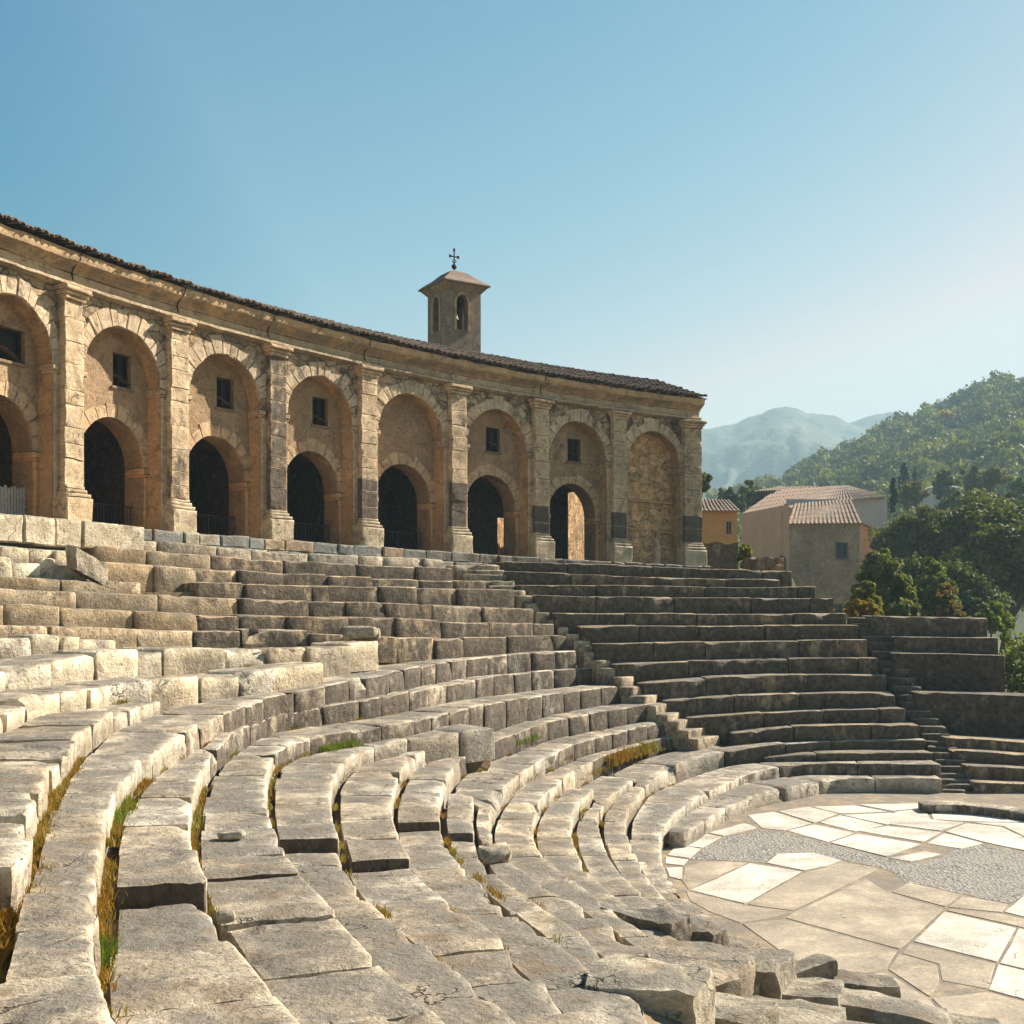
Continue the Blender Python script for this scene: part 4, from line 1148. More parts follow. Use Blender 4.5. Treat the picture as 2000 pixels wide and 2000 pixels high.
def slabs(name, polys, mat, z=.022, col=(1, 1, 1, .05), gap=.007):
    m = MB()
    for pl in polys:
        q = [Vector((*fl(p), 0)) for p in pl]
        c = sum(q, Vector()) / len(q)
        # straight edges subdivided, then a little irregular
        e = []
        for a, b in zip(q, q[1:] + q[:1]):
            L = (b - a).length; k = max(1, int(L / .16))
            for j in range(k): e.append(a.lerp(b, j / k))
        out = []
        for p in e:
            d = (c - p); d.normalize()
            w = float(fbm(np.array([[p.x * 3.1, p.y * 3.1, 1.7]]), 3, 8)[0])
            out.append(p + d * (gap + .02 * max(0, w) + .002))
        zz = z + random.uniform(-.002, .003)
        tx, ty = random.uniform(-.001, .001), random.uniform(-.001, .001)
        h = lambda p: zz + (p.x - c.x) * tx + (p.y - c.y) * ty
        b = len(m.v); k = len(out)
        ins = [p + (c - p).normalized() * .010 for p in out]
        m.v += [(p.x, p.y, -.05) for p in out] + [(p.x, p.y, h(p) - .006) for p in out] + [(p.x, p.y, h(p)) for p in ins]
        m.st += [random.uniform(-.03, .12)] * (3 * k)
        tr = tessellate_polygon([[Vector((p.x, p.y, 0)) for p in ins]])
        m.f += [tuple(b + 2 * k + i for i in t) for t in tr]
        for i in range(k):
            j = (i + 1) % k
            m.f.append((b + i, b + j, b + k + j, b + k + i)); m.f.append((b + k + i, b + k + j, b + 2 * k + j, b + 2 * k + i))
    o = m.build(name, mat, color=col); tag(o, kind='structure'); return o
pale = [
 [(230,905),(430,850),(500,878),(310,922)], [(90,925),(225,910),(305,925),(195,986),(62,965)], [(40,988),(75,968),(192,990),(130,1042),(8,1025)],
 [(0,1032),(125,1048),(97,1082),(-5,1070)], [(0,1092),(92,1088),(90,1160),(20,1142)],
 [(440,808),(580,788),(790,852),(640,890),(520,880)], [(600,787),(770,762),(930,800),(800,850)], [(652,892),(800,857),(1018,905),(872,953)],
 [(785,762),(1020,755),(1200,790),(942,800)], [(945,806),(1210,795),(1405,832),(1190,860)], [(822,846),(940,808),(1180,863),(1022,897)],
 [(1032,893),(1190,868),(1488,900),(1388,953)], [(884,957),(1032,908),(1378,965),(1190,1033)], [(1203,1040),(1400,1002),(1490,1020),(1320,1060)],
 [(1404,960),(1500,904),(1718,960),(1592,990)], [(1502,896),(1622,852),(1810,872),(1935,930),(1935,1000),(1730,958)],
 [(1234,791),(1392,772),(1432,832),(1610,850),(1480,893),(1204,857)], [(1030,750),(1400,745),(1382,768),(1222,786)],
 [(1642,846),(1935,850),(1935,922),(1822,868)], [(1440,832),(1420,770),(1800,760),(1935,790),(1935,845),(1640,842)],
 [(1940,790),(2300,800),(2300,870),(1940,850)], [(1940,856),(2300,876),(2300,1020),(1940,1000)],
 [(130,1214),(455,1067),(738,1112),(424,1287)], [(540,1066),(602,1016),(800,1012),(955,1052),(862,1084),(742,1108)],
 [(1335,1490),(1502,1328),(1892,1416),(1788,1602)], [(1802,1610),(1905,1418),(2060,1455),(2010,1660)], [(1738,1752),(1792,1612),(2010,1664),(1990,1820)],
 [(1822,1330),(1934,1242),(2100,1290),(2040,1385)],
]
slabs('pale_paving', pale, M['slab'], .012, (1, 1, 1, .04))
tan = [
 [(440,1290),(734,1120),(865,1088),(960,1056),(1152,1096),(682,1324)], [(98,1083),(250,1055),(448,1062),(122,1208),(90,1165)],
 [(692,1328),(1082,1152),(1200,1226),(1500,1315),(1265,1533),(642,1362)], [(1312,1170),(1593,1240),(1507,1303),(1212,1222)],
 [(1600,1243),(1850,1286),(1815,1333),(1517,1305)], [(1316,1498),(1782,1610),(1740,1748),(1492,1702),(1470,1610),(1270,1550)],
 [(1256,1556),(1462,1612),(1482,1700),(1425,1790),(1195,1640)], [(106,1215),(420,1293),(676,1330),(540,1368),(402,1390),(230,1327),(130,1270)],
 [(412,1394),(640,1368),(1255,1541),(1190,1640),(960,1690),(840,1690),(600,1530)], [(1430,1795),(1735,1760),(1990,1830),(1990,1990),(1560,1930)],
 [(1530,1312),(1812,1340),(2040,1392),(2050,1445),(1905,1410),(1512,1322)], [(860,1702),(1186,1650),(1420,1798),(1550,1935),(1500,2010),(1000,1990),(860,1830)],
]
slabs('tan_paving', tan, M['slabtan'], .008, (1.25, 1.25, 1.25, .05))
# fine grey gravel filling the worn middle
m, nt, out = newmat('grey_gravel'); g = NG(nt)
P = g.n('ShaderNodeNewGeometry').outputs['Position']
vo = g.n('ShaderNodeTexVoronoi', feature='F1'); vo.inputs['Scale'].default_value = 22; g.link(P, vo.inputs['Vector'])
sx = g.n('ShaderNodeSeparateColor'); g.link(vo.outputs['Color'], sx.inputs[0])
col = g.mix(sx.outputs[0], (.075, .066, .054, 1), (.33, .30, .25, 1))
col = g.mix(g.ramp(g.noise(P, 1.2, 5), .35, .7), col, (.24, .21, .17, 1))
b = g.n('ShaderNodeBump'); b.inputs['Distance'].default_value = .03; g.link(vo.outputs['Distance'], b.inputs['Height'])
bs = g.n('ShaderNodeBsdfPrincipled'); bs.inputs['Roughness'].default_value = .95
g.link(col, bs.inputs['Base Color']); g.link(b.outputs[0], bs.inputs['Normal']); g.link(bs.outputs[0], out.inputs['Surface'])
gp = [(130,1045),(200,990),(330,930),(510,885),(640,900),(870,960),(1190,1045),(1320,1070),(1500,1025),(1590,995),(1720,970),(1940,1010),(2150,1080),(2150,1290),(1932,1236),(1860,1280),(1300,1165),(1160,1095),(960,1050),(800,1012),(600,1015),(540,1065),(250,1050)]
q0 = [Vector((*fl(p), 0)) for p in gp]; q = []
for a, b in zip(q0, q0[1:] + q0[:1]):
    k = max(1, int((b - a).length / .12))
    for j in range(k):
        p = a.lerp(b, j / k); w = fbm(np.array([[p.x * 1.6, p.y * 1.6, 2.2]]), 3, 6)[0]; w2 = fbm(np.array([[p.x * 1.6, p.y * 1.6, 9.2]]), 3, 7)[0]
        q.append(p + Vector((w, w2, 0)) * .16)
tr = tessellate_polygon([q])
tag(mk('gravel', [(p.x, p.y, .004) for p in q], [tuple(t) for t in tr], m), kind='structure')
# low kerb on the pavement near the far stair
R['kerb'] = Row('kerb', [(1812,1571),(1870,1572),(1932,1577),(2010,1588),(2120,1606)], z=-4.30)
R['kerb'].W[:] = 1.0
BK = len(BANK_V), len(BANK_F)
seat_row('kerb', 'low dark faced kerb lying on the sunlit pavement at the right frame edge', None, 1.5, 2.4, h=.28, tint=(.95, .95, .95), stain_shade=.7, name='stone_kerb', cat='kerb', part='kerb_block', wmax=.5, jit=.01)
del BANK_V[BK[0]:]; del BANK_F[BK[1]:]

# ================================================================== earth under the seats, far ground
tag(mk('earth_bank', np.array(BANK_V), BANK_F, M['earth']), kind='structure')
M['field'] = simple('dry_grass_ground', (.06, .075, .028), (.11, .10, .045), 1.4, .97, .05)
v = []; f = []
xs = np.concatenate([-np.geomspace(6000, 60, 14), [-30, -10, 0, 10, 30], np.geomspace(60, 6000, 14)])
for y in xs:
    for x in xs: v.append((max(-90.0, min(x, 2500.0)), max(-90.0, min(y + 20, 2250.0)), -.6))
n = len(xs)
f = [(i * n + j, i * n + j + 1, (i + 1) * n + j + 1, (i + 1) * n + j) for i in range(n - 1) for j in range(n - 1)]
tag(mk('ground', v, f, M['field']), kind='structure')

# raised ground behind the seats and under the houses
def terr(x, y):
    """natural ground height behind the theatre (relative to the orchestra floor)"""
    px = CX + F * x / max(y, 1)
    a = float(sstep(1660, 1500, px)) * 5.6 * float(sstep(38, 44, y)) 
    return a
v = []; f = []; nx, ny = 60, 50
for j in range(ny):
    y = 37.6 + (j / (ny - 1)) ** 1.6 * 160
    for i in range(nx):
        px = 1290 + 900 * i / (nx - 1)
        x = (px - CX) / F * y
        h = float(sstep(1640, 1540, px)) * 5.5 + float(sstep(1560, 1700, px)) * (1.2 + 1.5 * sstep(60, 190, y))
        h += .25 * float(fbm(np.array([[x * .2, y * .2, 0]]), 3, 2)[0])
        if px < 1420: h -= 0.5
        edge = float(sstep(37.6, 39.5, y))
        v.append((x, y, -.5 + (h + .5) * edge))
f = [(j * nx + i, j * nx + i + 1, (j + 1) * nx + i + 1, (j + 1) * nx + i) for j in range(ny - 1) for i in range(nx - 1)]
tag(mk('terrace_ground', v, f, M['field'], smooth=True, angle=180), kind='structure')
# mound the fallen stones lie on
v = []; f = []; nx, ny = 46, 40
for j in range(ny):
    for i in range(nx):
        px = 1150 + 620 * i / (nx - 1); py = 1800 + 330 * j / (ny - 1)
        z = -4.5 + .95 * float(sstep(1600, 1250, px)) * float(sstep(1815, 1900, py)) + .5 * float(sstep(1900, 2000, py)) * float(sstep(1750, 1400, px)) - .06
        z += .10 * float(fbm(np.array([[px * .02, py * .03, 0]]), 3, 4)[0])
        zz = min(z, -2.9)
        if i in (0, nx - 1) or j in (0, ny - 1): zz = -4.9
        v.append(unproj(px, py, z=zz))
f = [(j * nx + i, j * nx + i + 1, (j + 1) * nx + i + 1, (j + 1) * nx + i) for j in range(ny - 1) for i in range(nx - 1)]
tag(mk('rubble_ground', v, f, M['earth'], smooth=True, angle=180), kind='structure')

# ================================================================== loose stones
def loose(label, px, py, zt, L, W, H, yaw, seed, col=(1, 1, 1, .15), tilt=(0, 0), cat='stone block', name='fallen_block', group='fallen stone blocks by the orchestra', amp=1.0, d=None):
    c = unproj(px, py, z=zt) if d is None else unproj(px, py, d=d)
    n = 12 if max(L, W) > .5 else 7
    v = []; f = []; idx = {}
    def vert(i, j, k):
        key = (i, j, k)
        if key not in idx: idx[key] = len(v); v.append((i / n - .5, j / n - .5, k / n - .5))
        return idx[key]
    for a in range(n):
        for b in range(n):
            f.append((vert(a, b, n), vert(a + 1, b, n), vert(a + 1, b + 1, n), vert(a, b + 1, n)))
            f.append((vert(a, b, 0), vert(a, b + 1, 0), vert(a + 1, b + 1, 0), vert(a + 1, b, 0)))
            f.append((vert(a, 0, b), vert(a + 1, 0, b), vert(a + 1, 0, b + 1), vert(a, 0, b + 1)))
            f.append((vert(a, n, b), vert(a, n, b + 1), vert(a + 1, n, b + 1), vert(a + 1, n, b)))
            f.append((vert(0, a, b), vert(0, a, b + 1), vert(0, a + 1, b + 1), vert(0, a + 1, b)))
            f.append((vert(n, a, b), vert(n, a + 1, b), vert(n, a + 1, b + 1), vert(n, a, b + 1)))
    v = np.array(v)
    # rounded corners
    s = np.sign(v) * np.minimum(abs(v) * 2, 1)
    rr = np.linalg.norm(s, axis=1)[:, None]
    if name == 'loose_stone': v = v * (1 - .5) + .5 * .5 * s / np.maximum(rr, .3) * np.minimum(1, np.abs(s).max(1))[:, None]
    v = v * (1 - .10 * np.clip(rr - 1.0, 0, 1) ** 1.0)
    v = v * np.array([L, W, H])
    q = v + seed * 3.7
    dv = np.stack([fbm(q * 2.1, 3, 1), fbm(q * 2.1 + 7, 3, 2), fbm(q * 2.1 + 15, 3, 3)], 1) * .075 * amp * min(1, 2.2 * min(L, W, H))
    dv += np.stack([fbm(q * 9, 2, 11), fbm(q * 9 + 7, 2, 12), fbm(q * 9 + 15, 2, 13)], 1) * .018 * amp
    v = v + dv
    cy, sy = math.cos(yaw), math.sin(yaw)
    v[:, 2] += v[:, 0] * tilt[0] + v[:, 1] * tilt[1]
    x = v[:, 0] * cy - v[:, 1] * sy; y = v[:, 0] * sy + v[:, 1] * cy
    v = np.stack([x, y, v[:, 2]], 1)
    o = mk(name, v, f, M['seat'], smooth=True, angle=40, color=col)
    o.location = (c[0], c[1], c[2] - H / 2)
    return tag(o, label, cat, group)
lo = loose
lo('big pale topped block with a dark shaded front at the bottom edge', 1268, 1897, -2.95, 1.0, .75, .62, -.35, 1, (1.25, 1.25, 1.2, .05), (-.03, .04))
lo('flat tan slab lying behind the big pale topped block', 1345, 1862, -3.35, 1.15, .85, .4, -.5, 2, (1.05, .98, .9, .05), (-.05, .03))
lo('squared dark fronted block nearest the orchestra pavement', 1465, 1872, -3.62, .75, .75, .62, -.42, 3, (.8, .8, .78, .45), (.0, .05))
lo('small pointed wedge stone beside the squared dark fronted block', 1572, 1880, -4.12, .62, .5, .32, .2, 4, (1, 1, .98, .2), (.25, -.1))
lo('rounded grey boulder with dark flank in the middle of the rubble', 1572, 1922, -3.85, .78, .62, .5, -.3, 5, (.95, .95, .92, .3), (.05, .0))
lo('dark angular rock resting on the edge of the tan pavement', 1690, 1910, -4.22, .72, .42, .28, -.1, 6, (.75, .75, .74, .55), (.0, .1))
lo('long grey slab slanting down to the bottom edge by the tan pavement', 1705, 1955, -4.0, 1.5, .6, .38, -.46, 7, (.95, .95, .93, .2), (-.06, .0))
lo('weathered slab in the middle of the bottom edge rubble', 1500, 1965, -3.7, 1.35, .55, .4, -.5, 8, (1.0, 1.0, .95, .25), (.05, .03))
lo('flat cracked stone at the bottom edge below the squared block', 1395, 1960, -3.35, .95, .62, .4, -.6, 9, (1.1, 1.1, 1.05, .2), (.03, .03))
lo('pale chipped stone at the bottom edge left of the long grey slab', 1600, 2000, -3.65, 1.0, .55, .42, -.35, 10, (1.1, 1.1, 1.05, .15), (-.05, .02))
lo('low grey stone at the bottom edge, rightmost of the rubble', 1830, 1990, -4.2, 1.3, .5, .3, -.3, 11, (.95, .97, .95, .2), (.0, .0))
lo('small squarish stone wedged under the squared dark block', 1425, 1915, -3.75, .5, .4, .35, .3, 12, (.9, .9, .85, .35), (.1, .1))
lo('brown broken stone between the flat tan slab and the cracked stone', 1380, 1915, -3.45, .5, .42, .4, .5, 13, (.85, .78, .7, .35), (.1, -.1))
lo('dark crusted rough stone lying along the end of the grassy bench row', 1330, 1800, -3.66, 1.1, .45, .4, -.62, 14, (.62, .62, .62, .6), (-.05, 0), amp=1.6)
lo('dark crusted rough stone above the flat tan slab', 1262, 1778, -3.45, .95, .45, .4, -.65, 15, (.62, .62, .62, .6), (-.05, 0), amp=1.6)
lo('thin sandy slab edge left of the squared dark fronted block', 1405, 1832, -3.9, .9, .5, .25, -.6, 16, (.9, .88, .85, .3), (-.04, 0))
g2 = 'small loose stones lying on the seats'
lo('small oval white stone lying on the cracked grey seat slab', 450, 1620, -2.1, .26, .15, .10, .1, 21, (1.5, 1.5, 1.45, 0), cat='stone', name='loose_stone', group=g2)
lo('small brown stone at the joint of two large foreground slabs', 441, 1776, -2.12, .15, .11, .09, .4, 22, (1.2, 1.2, 1.2, .1), cat='stone', name='loose_stone', group=g2)
lo('white stone lying beside the stub rows under the brown bench', 700, 1222, -.35, .9, .4, .3, .1, 23, (1.3, 1.3, 1.25, .1), cat='stone', name='loose_stone', group=g2, d=27.0)
lo('rounded white stone at the end of the second upper row stub', 728, 1224, -.35, .35, .4, .32, .1, 24, (1.2, 1.2, 1.15, .15), cat='stone', name='loose_stone', group=g2, d=27.3)
lo('whitish knobbly rock at the foot of the dark square gap', 970, 1650, -3.08, .45, .4, .24, .3, 25, (1.15, 1.12, 1.05, .25), cat='stone', name='loose_stone', group=g2, amp=2.2)
lo('tilted pale stone slab leaning where the left rubble meets the brown rows', 172, 1084, 1.05, .8, .4, .5, .9, 26, (1.2, 1.15, 1.1, .1), (-.5, .2), cat='stone slab', name='leaning_slab', group=None, d=25.0)
lo('brown boulder lying on top of the right seat rows before the house', 1492, 1090, 1.5, 1.1, .8, .7, .4, 27, (.62, .48, .38, .5), cat='boulder', name='boulder', group=None, amp=1.8, d=38.2)

# ================================================================== grass in the joints
M['grass'] = leafmat('dry_grass_blades', (.28, .14, .025), (.24, .20, .045), .25)
M['moss'] = leafmat('green_grass_blades', (.10, .15, .02), (.22, .24, .04), .3)
def blades(name, pts, hmin, hmax, mat, kindlabel=None, w=.006, seed=1):
    rg = np.random.default_rng(seed); n = len(pts)
    p = np.asarray(pts, float); a = rg.random(n) * 6.28; h = hmin + (hmax - hmin) * rg.random(n)
    d = np.stack([np.cos(a), np.sin(a), 0 * a], 1); ln = np.stack([np.cos(a + 1.2), np.sin(a + 1.2), 0 * a], 1) * (h * (.2 + .7 * rg.random(n)))[:, None]
    up = np.array([0, 0, 1.0])[None] * h[:, None]
    ww = w * (1 + rg.random(n))[:, None]
    v = np.stack([p - d * ww, p + d * ww, p + d * ww * .7 + up * .6 + ln * .4, p + up + ln, p - d * ww * .7 + up * .6 + ln * .4], 1).reshape(-1, 3)
    f = np.arange(n * 5).reshape(n, 5)
    hue = np.repeat(np.clip(fbm(p * .9, 2, 3) * .9 + .5 + rg.normal(0, .2, n), 0, 1), 5)
    o = mk(name, v, f, mat, attrs={'hue': hue}); return tag(o, kind='stuff')
def groove_pts(key, y0, y1, n, wid, seed, up=-.02, side=-1):
    """points at the foot of a row's riser between two photo heights"""
    r = R[key]; rg = np.random.default_rng(seed)
    ok = [i for i in range(len(r.S)) if r.P[i, 1] > 1 and y0 < r.px(r.S[i])[1] < y1]
    s = r.S[rg.choice(ok, n)] + rg.uniform(-.04, .04, n)
    P, N, W = r.at(s)
    den = fbm(P * 1.4 + seed, 3, 6) > -.22
    u = -np.abs(rg.normal(0, wid, n)) + .06
    z = P[:, 2] - .27
    q = np.stack([P[:, 0] + N[:, 0] * u, P[:, 1] + N[:, 1] * u, z], 1)
    return q[den]
gp = np.vstack([groove_pts('B2', 1470, 2100, 15000, .06, 1), groove_pts('G', 1440, 1900, 8000, .08, 2), groove_pts('B3', 1500, 1720, 6000, .05, 3),
                groove_pts('B4', 1440, 1640, 4000, .05, 4), groove_pts('B7', 1440, 1500, 1500, .12, 5), groove_pts('e', 1440, 1530, 400, .05, 6), groove_pts('B6', 1440, 1530, 700, .05, 8)])
rgw = np.random.default_rng(9); wp = []
for kk in ('B2', 'B3', 'B4', 'e', 'f', 'B5', 'xs', 'B6', 'B7', 'j', 'k', 'B8', 'bench2', 'G', 'F'):
    rw = R[kk]
    for _ in range(9):
        sc = rgw.uniform(.05, .95) * rw.L; n_ = rgw.integers(20, 130)
        P, N, W = rw.at(np.clip(sc + rgw.normal(0, .10, n_), 0, rw.L)); u = W - .05 + rgw.normal(0, .025, n_)
        wp.append(np.stack([P[:, 0] + N[:, 0] * u, P[:, 1] + N[:, 1] * u, P[:, 2] - .03], 1))
gp = np.vstack([gp] + wp)
blades('dry_grass', gp, .015, .085, M['grass'], w=.0032)
rg0 = np.random.default_rng(2)
gm = np.vstack([groove_pts('B4', 1424, 1436, 500, .10, 11), groove_pts('B5', 1418, 1432, 200, .08, 12), groove_pts('B2', 1760, 1830, 900, .06, 13), groove_pts('B2', 1500, 1560, 500, .06, 14)])
blades('green_grass', np.repeat(gm, 2, 0) + rg0.normal(0, .03, (len(gm) * 2, 3)) * np.array([1, 1, 0]), .03, .14, M['moss'], seed=4, w=.004)
# taller tuft before the grassy bench
P0 = R['B7']
ok = [i for i in range(len(P0.S)) if 1180 < P0.px(P0.S[i])[0] < 1275 and 1440 < P0.px(P0.S[i])[1] < 1480]
rg = np.random.default_rng(3); s = P0.S[rg.choice(ok, 900)]; P, N, W = P0.at(s)
u = -np.abs(rg.normal(0, .12, len(s)))
blades('tall_dry_grass', np.stack([P[:, 0] + N[:, 0] * u, P[:, 1] + N[:, 1] * u, P[:, 2] - .24], 1), .08, .34, M['grass'], seed=9, w=.009)
# ================================================================== vegetation
def leaves(centers, radii, per, size, seed, squash=.85, inner=.35):
    """leaf faces through clumps; returns verts, quads, hue"""
    rg = np.random.default_rng(seed)
    C = np.repeat(np.asarray(centers, float), per, 0); Rr = np.repeat(np.asarray(radii, float), per)
    n = len(C)
    d = rg.normal(size=(n, 3)); d /= np.linalg.norm(d, axis=1)[:, None]
    rad = (inner + (1 - inner) * rg.random(n) ** .5) * (1 + .18 * rg.normal(size=n))
    p = C + d * (Rr * rad)[:, None] * np.array([1, 1, squash])
    nrm = d + rg.normal(size=(n, 3)) * .55 + np.array([0, 0, .35]); nrm /= np.linalg.norm(nrm, axis=1)[:, None]
    t = np.cross(nrm, rg.normal(size=(n, 3))); t /= np.linalg.norm(t, axis=1)[:, None] + 1e-9
    b = np.cross(nrm, t)
    s = size * (.6 + .8 * rg.random(n))[:, None]
    v = np.stack([p - t * s, p - b * s * .55, p + t * s, p + b * s * .55], 1).reshape(-1, 3)
    hue = np.clip(np.repeat(rg.random(len(centers)), per) * .6 + rg.random(n) * .4, 0, 1)
    return v, np.arange(n * 4).reshape(n, 4), np.repeat(hue, 4)

M['leaf'] = leafmat('broad_leaves', (.028, .048, .012), (.21, .20, .045), .3)
M['leafol'] = leafmat('olive_leaves', (.06, .08, .025), (.22, .22, .06), .35)
M['cyp'] = leafmat('cypress_leaves', (.012, .022, .010), (.028, .040, .016), .12)

def tree(name, label, cat, base, h, w, kind='round', seed=1, leaf=.16, n_clump=60, per=130, mat='leaf', group=None, trunk_h=.3, col=(1, 1, 1, 1), tops=None):
    rg = np.random.default_rng(seed)
    root = tag(empty(name, base), label, cat, group)
    B = np.array(base, float)
    cen = []; rad = []
    if kind == 'round':
        lobes = [(rg.normal(0, .20, 3) * np.array([w, w, h * .5]) + np.array([0, 0, h * .62])) for _ in range(7)]
        for _ in range(n_clump):
            l = lobes[rg.integers(len(lobes))]
            d = rg.normal(size=3); d /= np.linalg.norm(d)
            p = l + d * np.array([w * .30, w * .30, h * .24]) * (.45 + .6 * rg.random())
            p[2] = max(p[2], h * trunk_h * .6)
            cen.append(B + p); rad.append(w * rg.uniform(.07, .15))
    elif kind == 'bush':
        for _ in range(n_clump):
            a = rg.random() * 6.28; rr = rg.random() ** .5 * w * .5
            top = h * (1 - .55 * (rr / (w * .5)) ** 2) * rg.uniform(.72, 1.08)
            z = top * rg.random() ** .6
            cen.append(B + np.array([rr * math.cos(a), rr * math.sin(a), z])); rad.append(w * rg.uniform(.05, .12))
    elif kind == 'cypress':
        for i in range(n_clump):
            t = rg.random(); a = rg.random() * 6.28
            rr = w * .5 * (math.sin(math.pi * min(1, .12 + t * .9)) ** .7) * rg.uniform(.3, .9)
            cen.append(B + np.array([rr * math.cos(a), rr * math.sin(a), h * (.03 + .96 * t)])); rad.append(w * .17 * (1.15 - t * .6))
    v, f, hue = leaves(cen, rad, per, leaf, seed + 50)
    # trunk and limbs
    m = MB(); th = h * (trunk_h if kind != 'bush' else .25); r0 = w * (.035 if kind != 'bush' else .02)
    m.tube([B - np.array([0, 0, .4]), B + np.array([.02 * w, 0, th * .5]), B + np.array([0, .02 * w, th])], [r0 * 1.25, r0, r0 * .85], 8)
    for k in range(8 if kind != 'cypress' else 1):
        tgt = cen[rg.integers(len(cen))] if kind != 'cypress' else B + np.array([0, 0, h * .9])
        s = B + np.array([0, 0, th * rg.uniform(.6, 1.0)]); mid = (s + tgt) / 2 + rg.normal(size=3) * w * .04
        m.tube([s, mid, tgt], [r0 * .6, r0 * .4, r0 * .15], 6)
    m.build('trunk', M['bark'], root)
    mk('crown', v, f, M[mat], root, attrs={'hue': hue}, color=col)
    return root
def at(px, z_or_y, d, y=None):
    return ((px - CX) / F * d, d)
def base_at(px, py, d): 
    a = unproj(px, py, d=d); return (a[0], a[1], a[2])

def ptree(name, label, cat, x0, x1, ytop, ybase, d, **k):
    k_ = d / F; w = (x1 - x0) * k_; h = (ybase - ytop) * k_
    b = base_at((x0 + x1) / 2, ybase, d)
    return tree(name, label, cat, b, h, w, **k)
ptree('broadleaf_tree', 'large dark round tree right of the grey house', 'tree', 1722, 1905, 958, 1235, 80, seed=3, n_clump=210, per=150, leaf=.17, trunk_h=.2, group='large trees below the forest hill')
ptree('broadleaf_tree', 'large dark tree cut by the right frame edge', 'tree', 1848, 2075, 975, 1262, 74, seed=8, n_clump=230, per=150, leaf=.17, trunk_h=.2, group='large trees below the forest hill')
ptree('broadleaf_tree', 'shaded tree behind the low shrubs under the two large dark trees', 'tree', 1770, 1960, 1090, 1275, 66, seed=14, n_clump=150, per=130, leaf=.14, trunk_h=.15, group='large trees below the forest hill', col=(.8, .9, .9, 1))
ptree('shrub', 'leafy shrub in front of the grey house corner', 'shrub', 1672, 1785, 1066, 1225, 47, kind='bush', seed=21, n_clump=170, per=90, leaf=.11, mat='leafol', group='shrubs behind the far seats')
ptree('shrub', 'lower shrub with yellow leaves beside the dark end of the seats', 'shrub', 1655, 1725, 1128, 1222, 44, kind='bush', seed=22, n_clump=80, per=80, leaf=.10, mat='leafol', group='shrubs behind the far seats', col=(1.3, 1.15, .8, 1))
ptree('shrub', 'shrub with upright shoots at the right of the leafy shrub', 'shrub', 1780, 1868, 1085, 1225, 50, kind='bush', seed=23, n_clump=110, per=80, leaf=.10, mat='leafol', group='shrubs behind the far seats', col=(.85, .95, .85, 1))
ptree('shrub', 'bright green low shrub behind the top corner of the far seats', 'shrub', 1895, 1975, 1172, 1235, 48, kind='bush', seed=24, n_clump=70, per=80, leaf=.09, mat='leafol', group='shrubs behind the far seats', col=(1.4, 1.5, 1.2, 1))
ptree('shrub', 'pale green shrub at the right frame edge above the far seats', 'shrub', 1922, 2110, 1195, 1385, 43, kind='bush', seed=25, n_clump=110, per=80, leaf=.09, mat='leafol', group='shrubs behind the far seats', col=(1.3, 1.3, 1.0, 1))
ptree('bare_bush', 'leafless grey brown bush under the large dark trees', 'bush', 1822, 1880, 1120, 1222, 49, kind='bush', seed=26, n_clump=40, per=40, leaf=.05, mat='leafol', col=(2.2, 1.3, 1.5, 1))
ptree('broadleaf_tree', 'small dark tree peeking out beside the end pilaster', 'tree', 1340, 1392, 918, 1000, 62, seed=31, n_clump=60, per=90, leaf=.13, group=None)
ptree('broadleaf_tree', 'rounded dark tree above the orange house roof, right of the cypress', 'tree', 1412, 1452, 955, 1010, 120, seed=32, n_clump=60, per=90, leaf=.2, col=(.7, .8, .8, 1))
ptree('broadleaf_tree', 'grey green tree behind the orange house roof', 'tree', 1396, 1426, 952, 1010, 130, seed=33, n_clump=50, per=90, leaf=.2, col=(1.1, 1.2, 1.2, 1))
ptree('broadleaf_tree', 'dark tree between the orange house and the big roof', 'tree', 1440, 1482, 945, 1010, 125, seed=34, n_clump=60, per=90, leaf=.22)
ptree('cypress', 'tallest dark cypress beyond the white house wall', 'cypress', 1753, 1778, 905, 985, 170, kind='cypress', seed=41, n_clump=90, per=50, leaf=.22, mat='cyp', group='cypresses on the hill foot')
ptree('cypress', 'slim pale cypress right of the tallest cypress', 'cypress', 1782, 1793, 912, 972, 180, kind='cypress', seed=42, n_clump=60, per=50, leaf=.2, mat='cyp', group='cypresses on the hill foot', col=(3, 3, 2.5, 1))
ptree('cypress', 'dark cypress touching the edge of the white house wall', 'cypress', 1738, 1752, 935, 1000, 120, kind='cypress', seed=43, n_clump=60, per=50, leaf=.16, mat='cyp', group='cypresses on the hill foot')
rgt = np.random.default_rng(77)
mids = [(1790,930,1010,140),(1845,925,1000,150),(1880,950,1040,120),(1930,910,1000,150),(1985,925,1010,140),(1820,985,1060,110),(1700,965,1010,150),(1960,960,1040,110)]
tlab = ['mid green tree at the hill foot above the left large tree', 'small tree at the hill foot beside the pale building', 'tree between the tops of the two large dark trees', 'grey green tree high at the hill foot near the right edge',
        'tree at the right frame edge above the large dark tree', 'tree just behind the left large dark tree', 'tree rising behind the white house wall', 'tree behind the crown of the right large dark tree']
for (px, y0, y1, d), lb in zip(mids, tlab):
    w = rgt.uniform(50, 75)
    ptree('hill_tree', lb, 'tree', px - w / 2, px + w / 2, y0, y1, d, seed=int(px), n_clump=70, per=80, leaf=.2, group='single trees at the hill foot', col=(rgt.uniform(.8, 1.5), rgt.uniform(.9, 1.4), 1, 1))

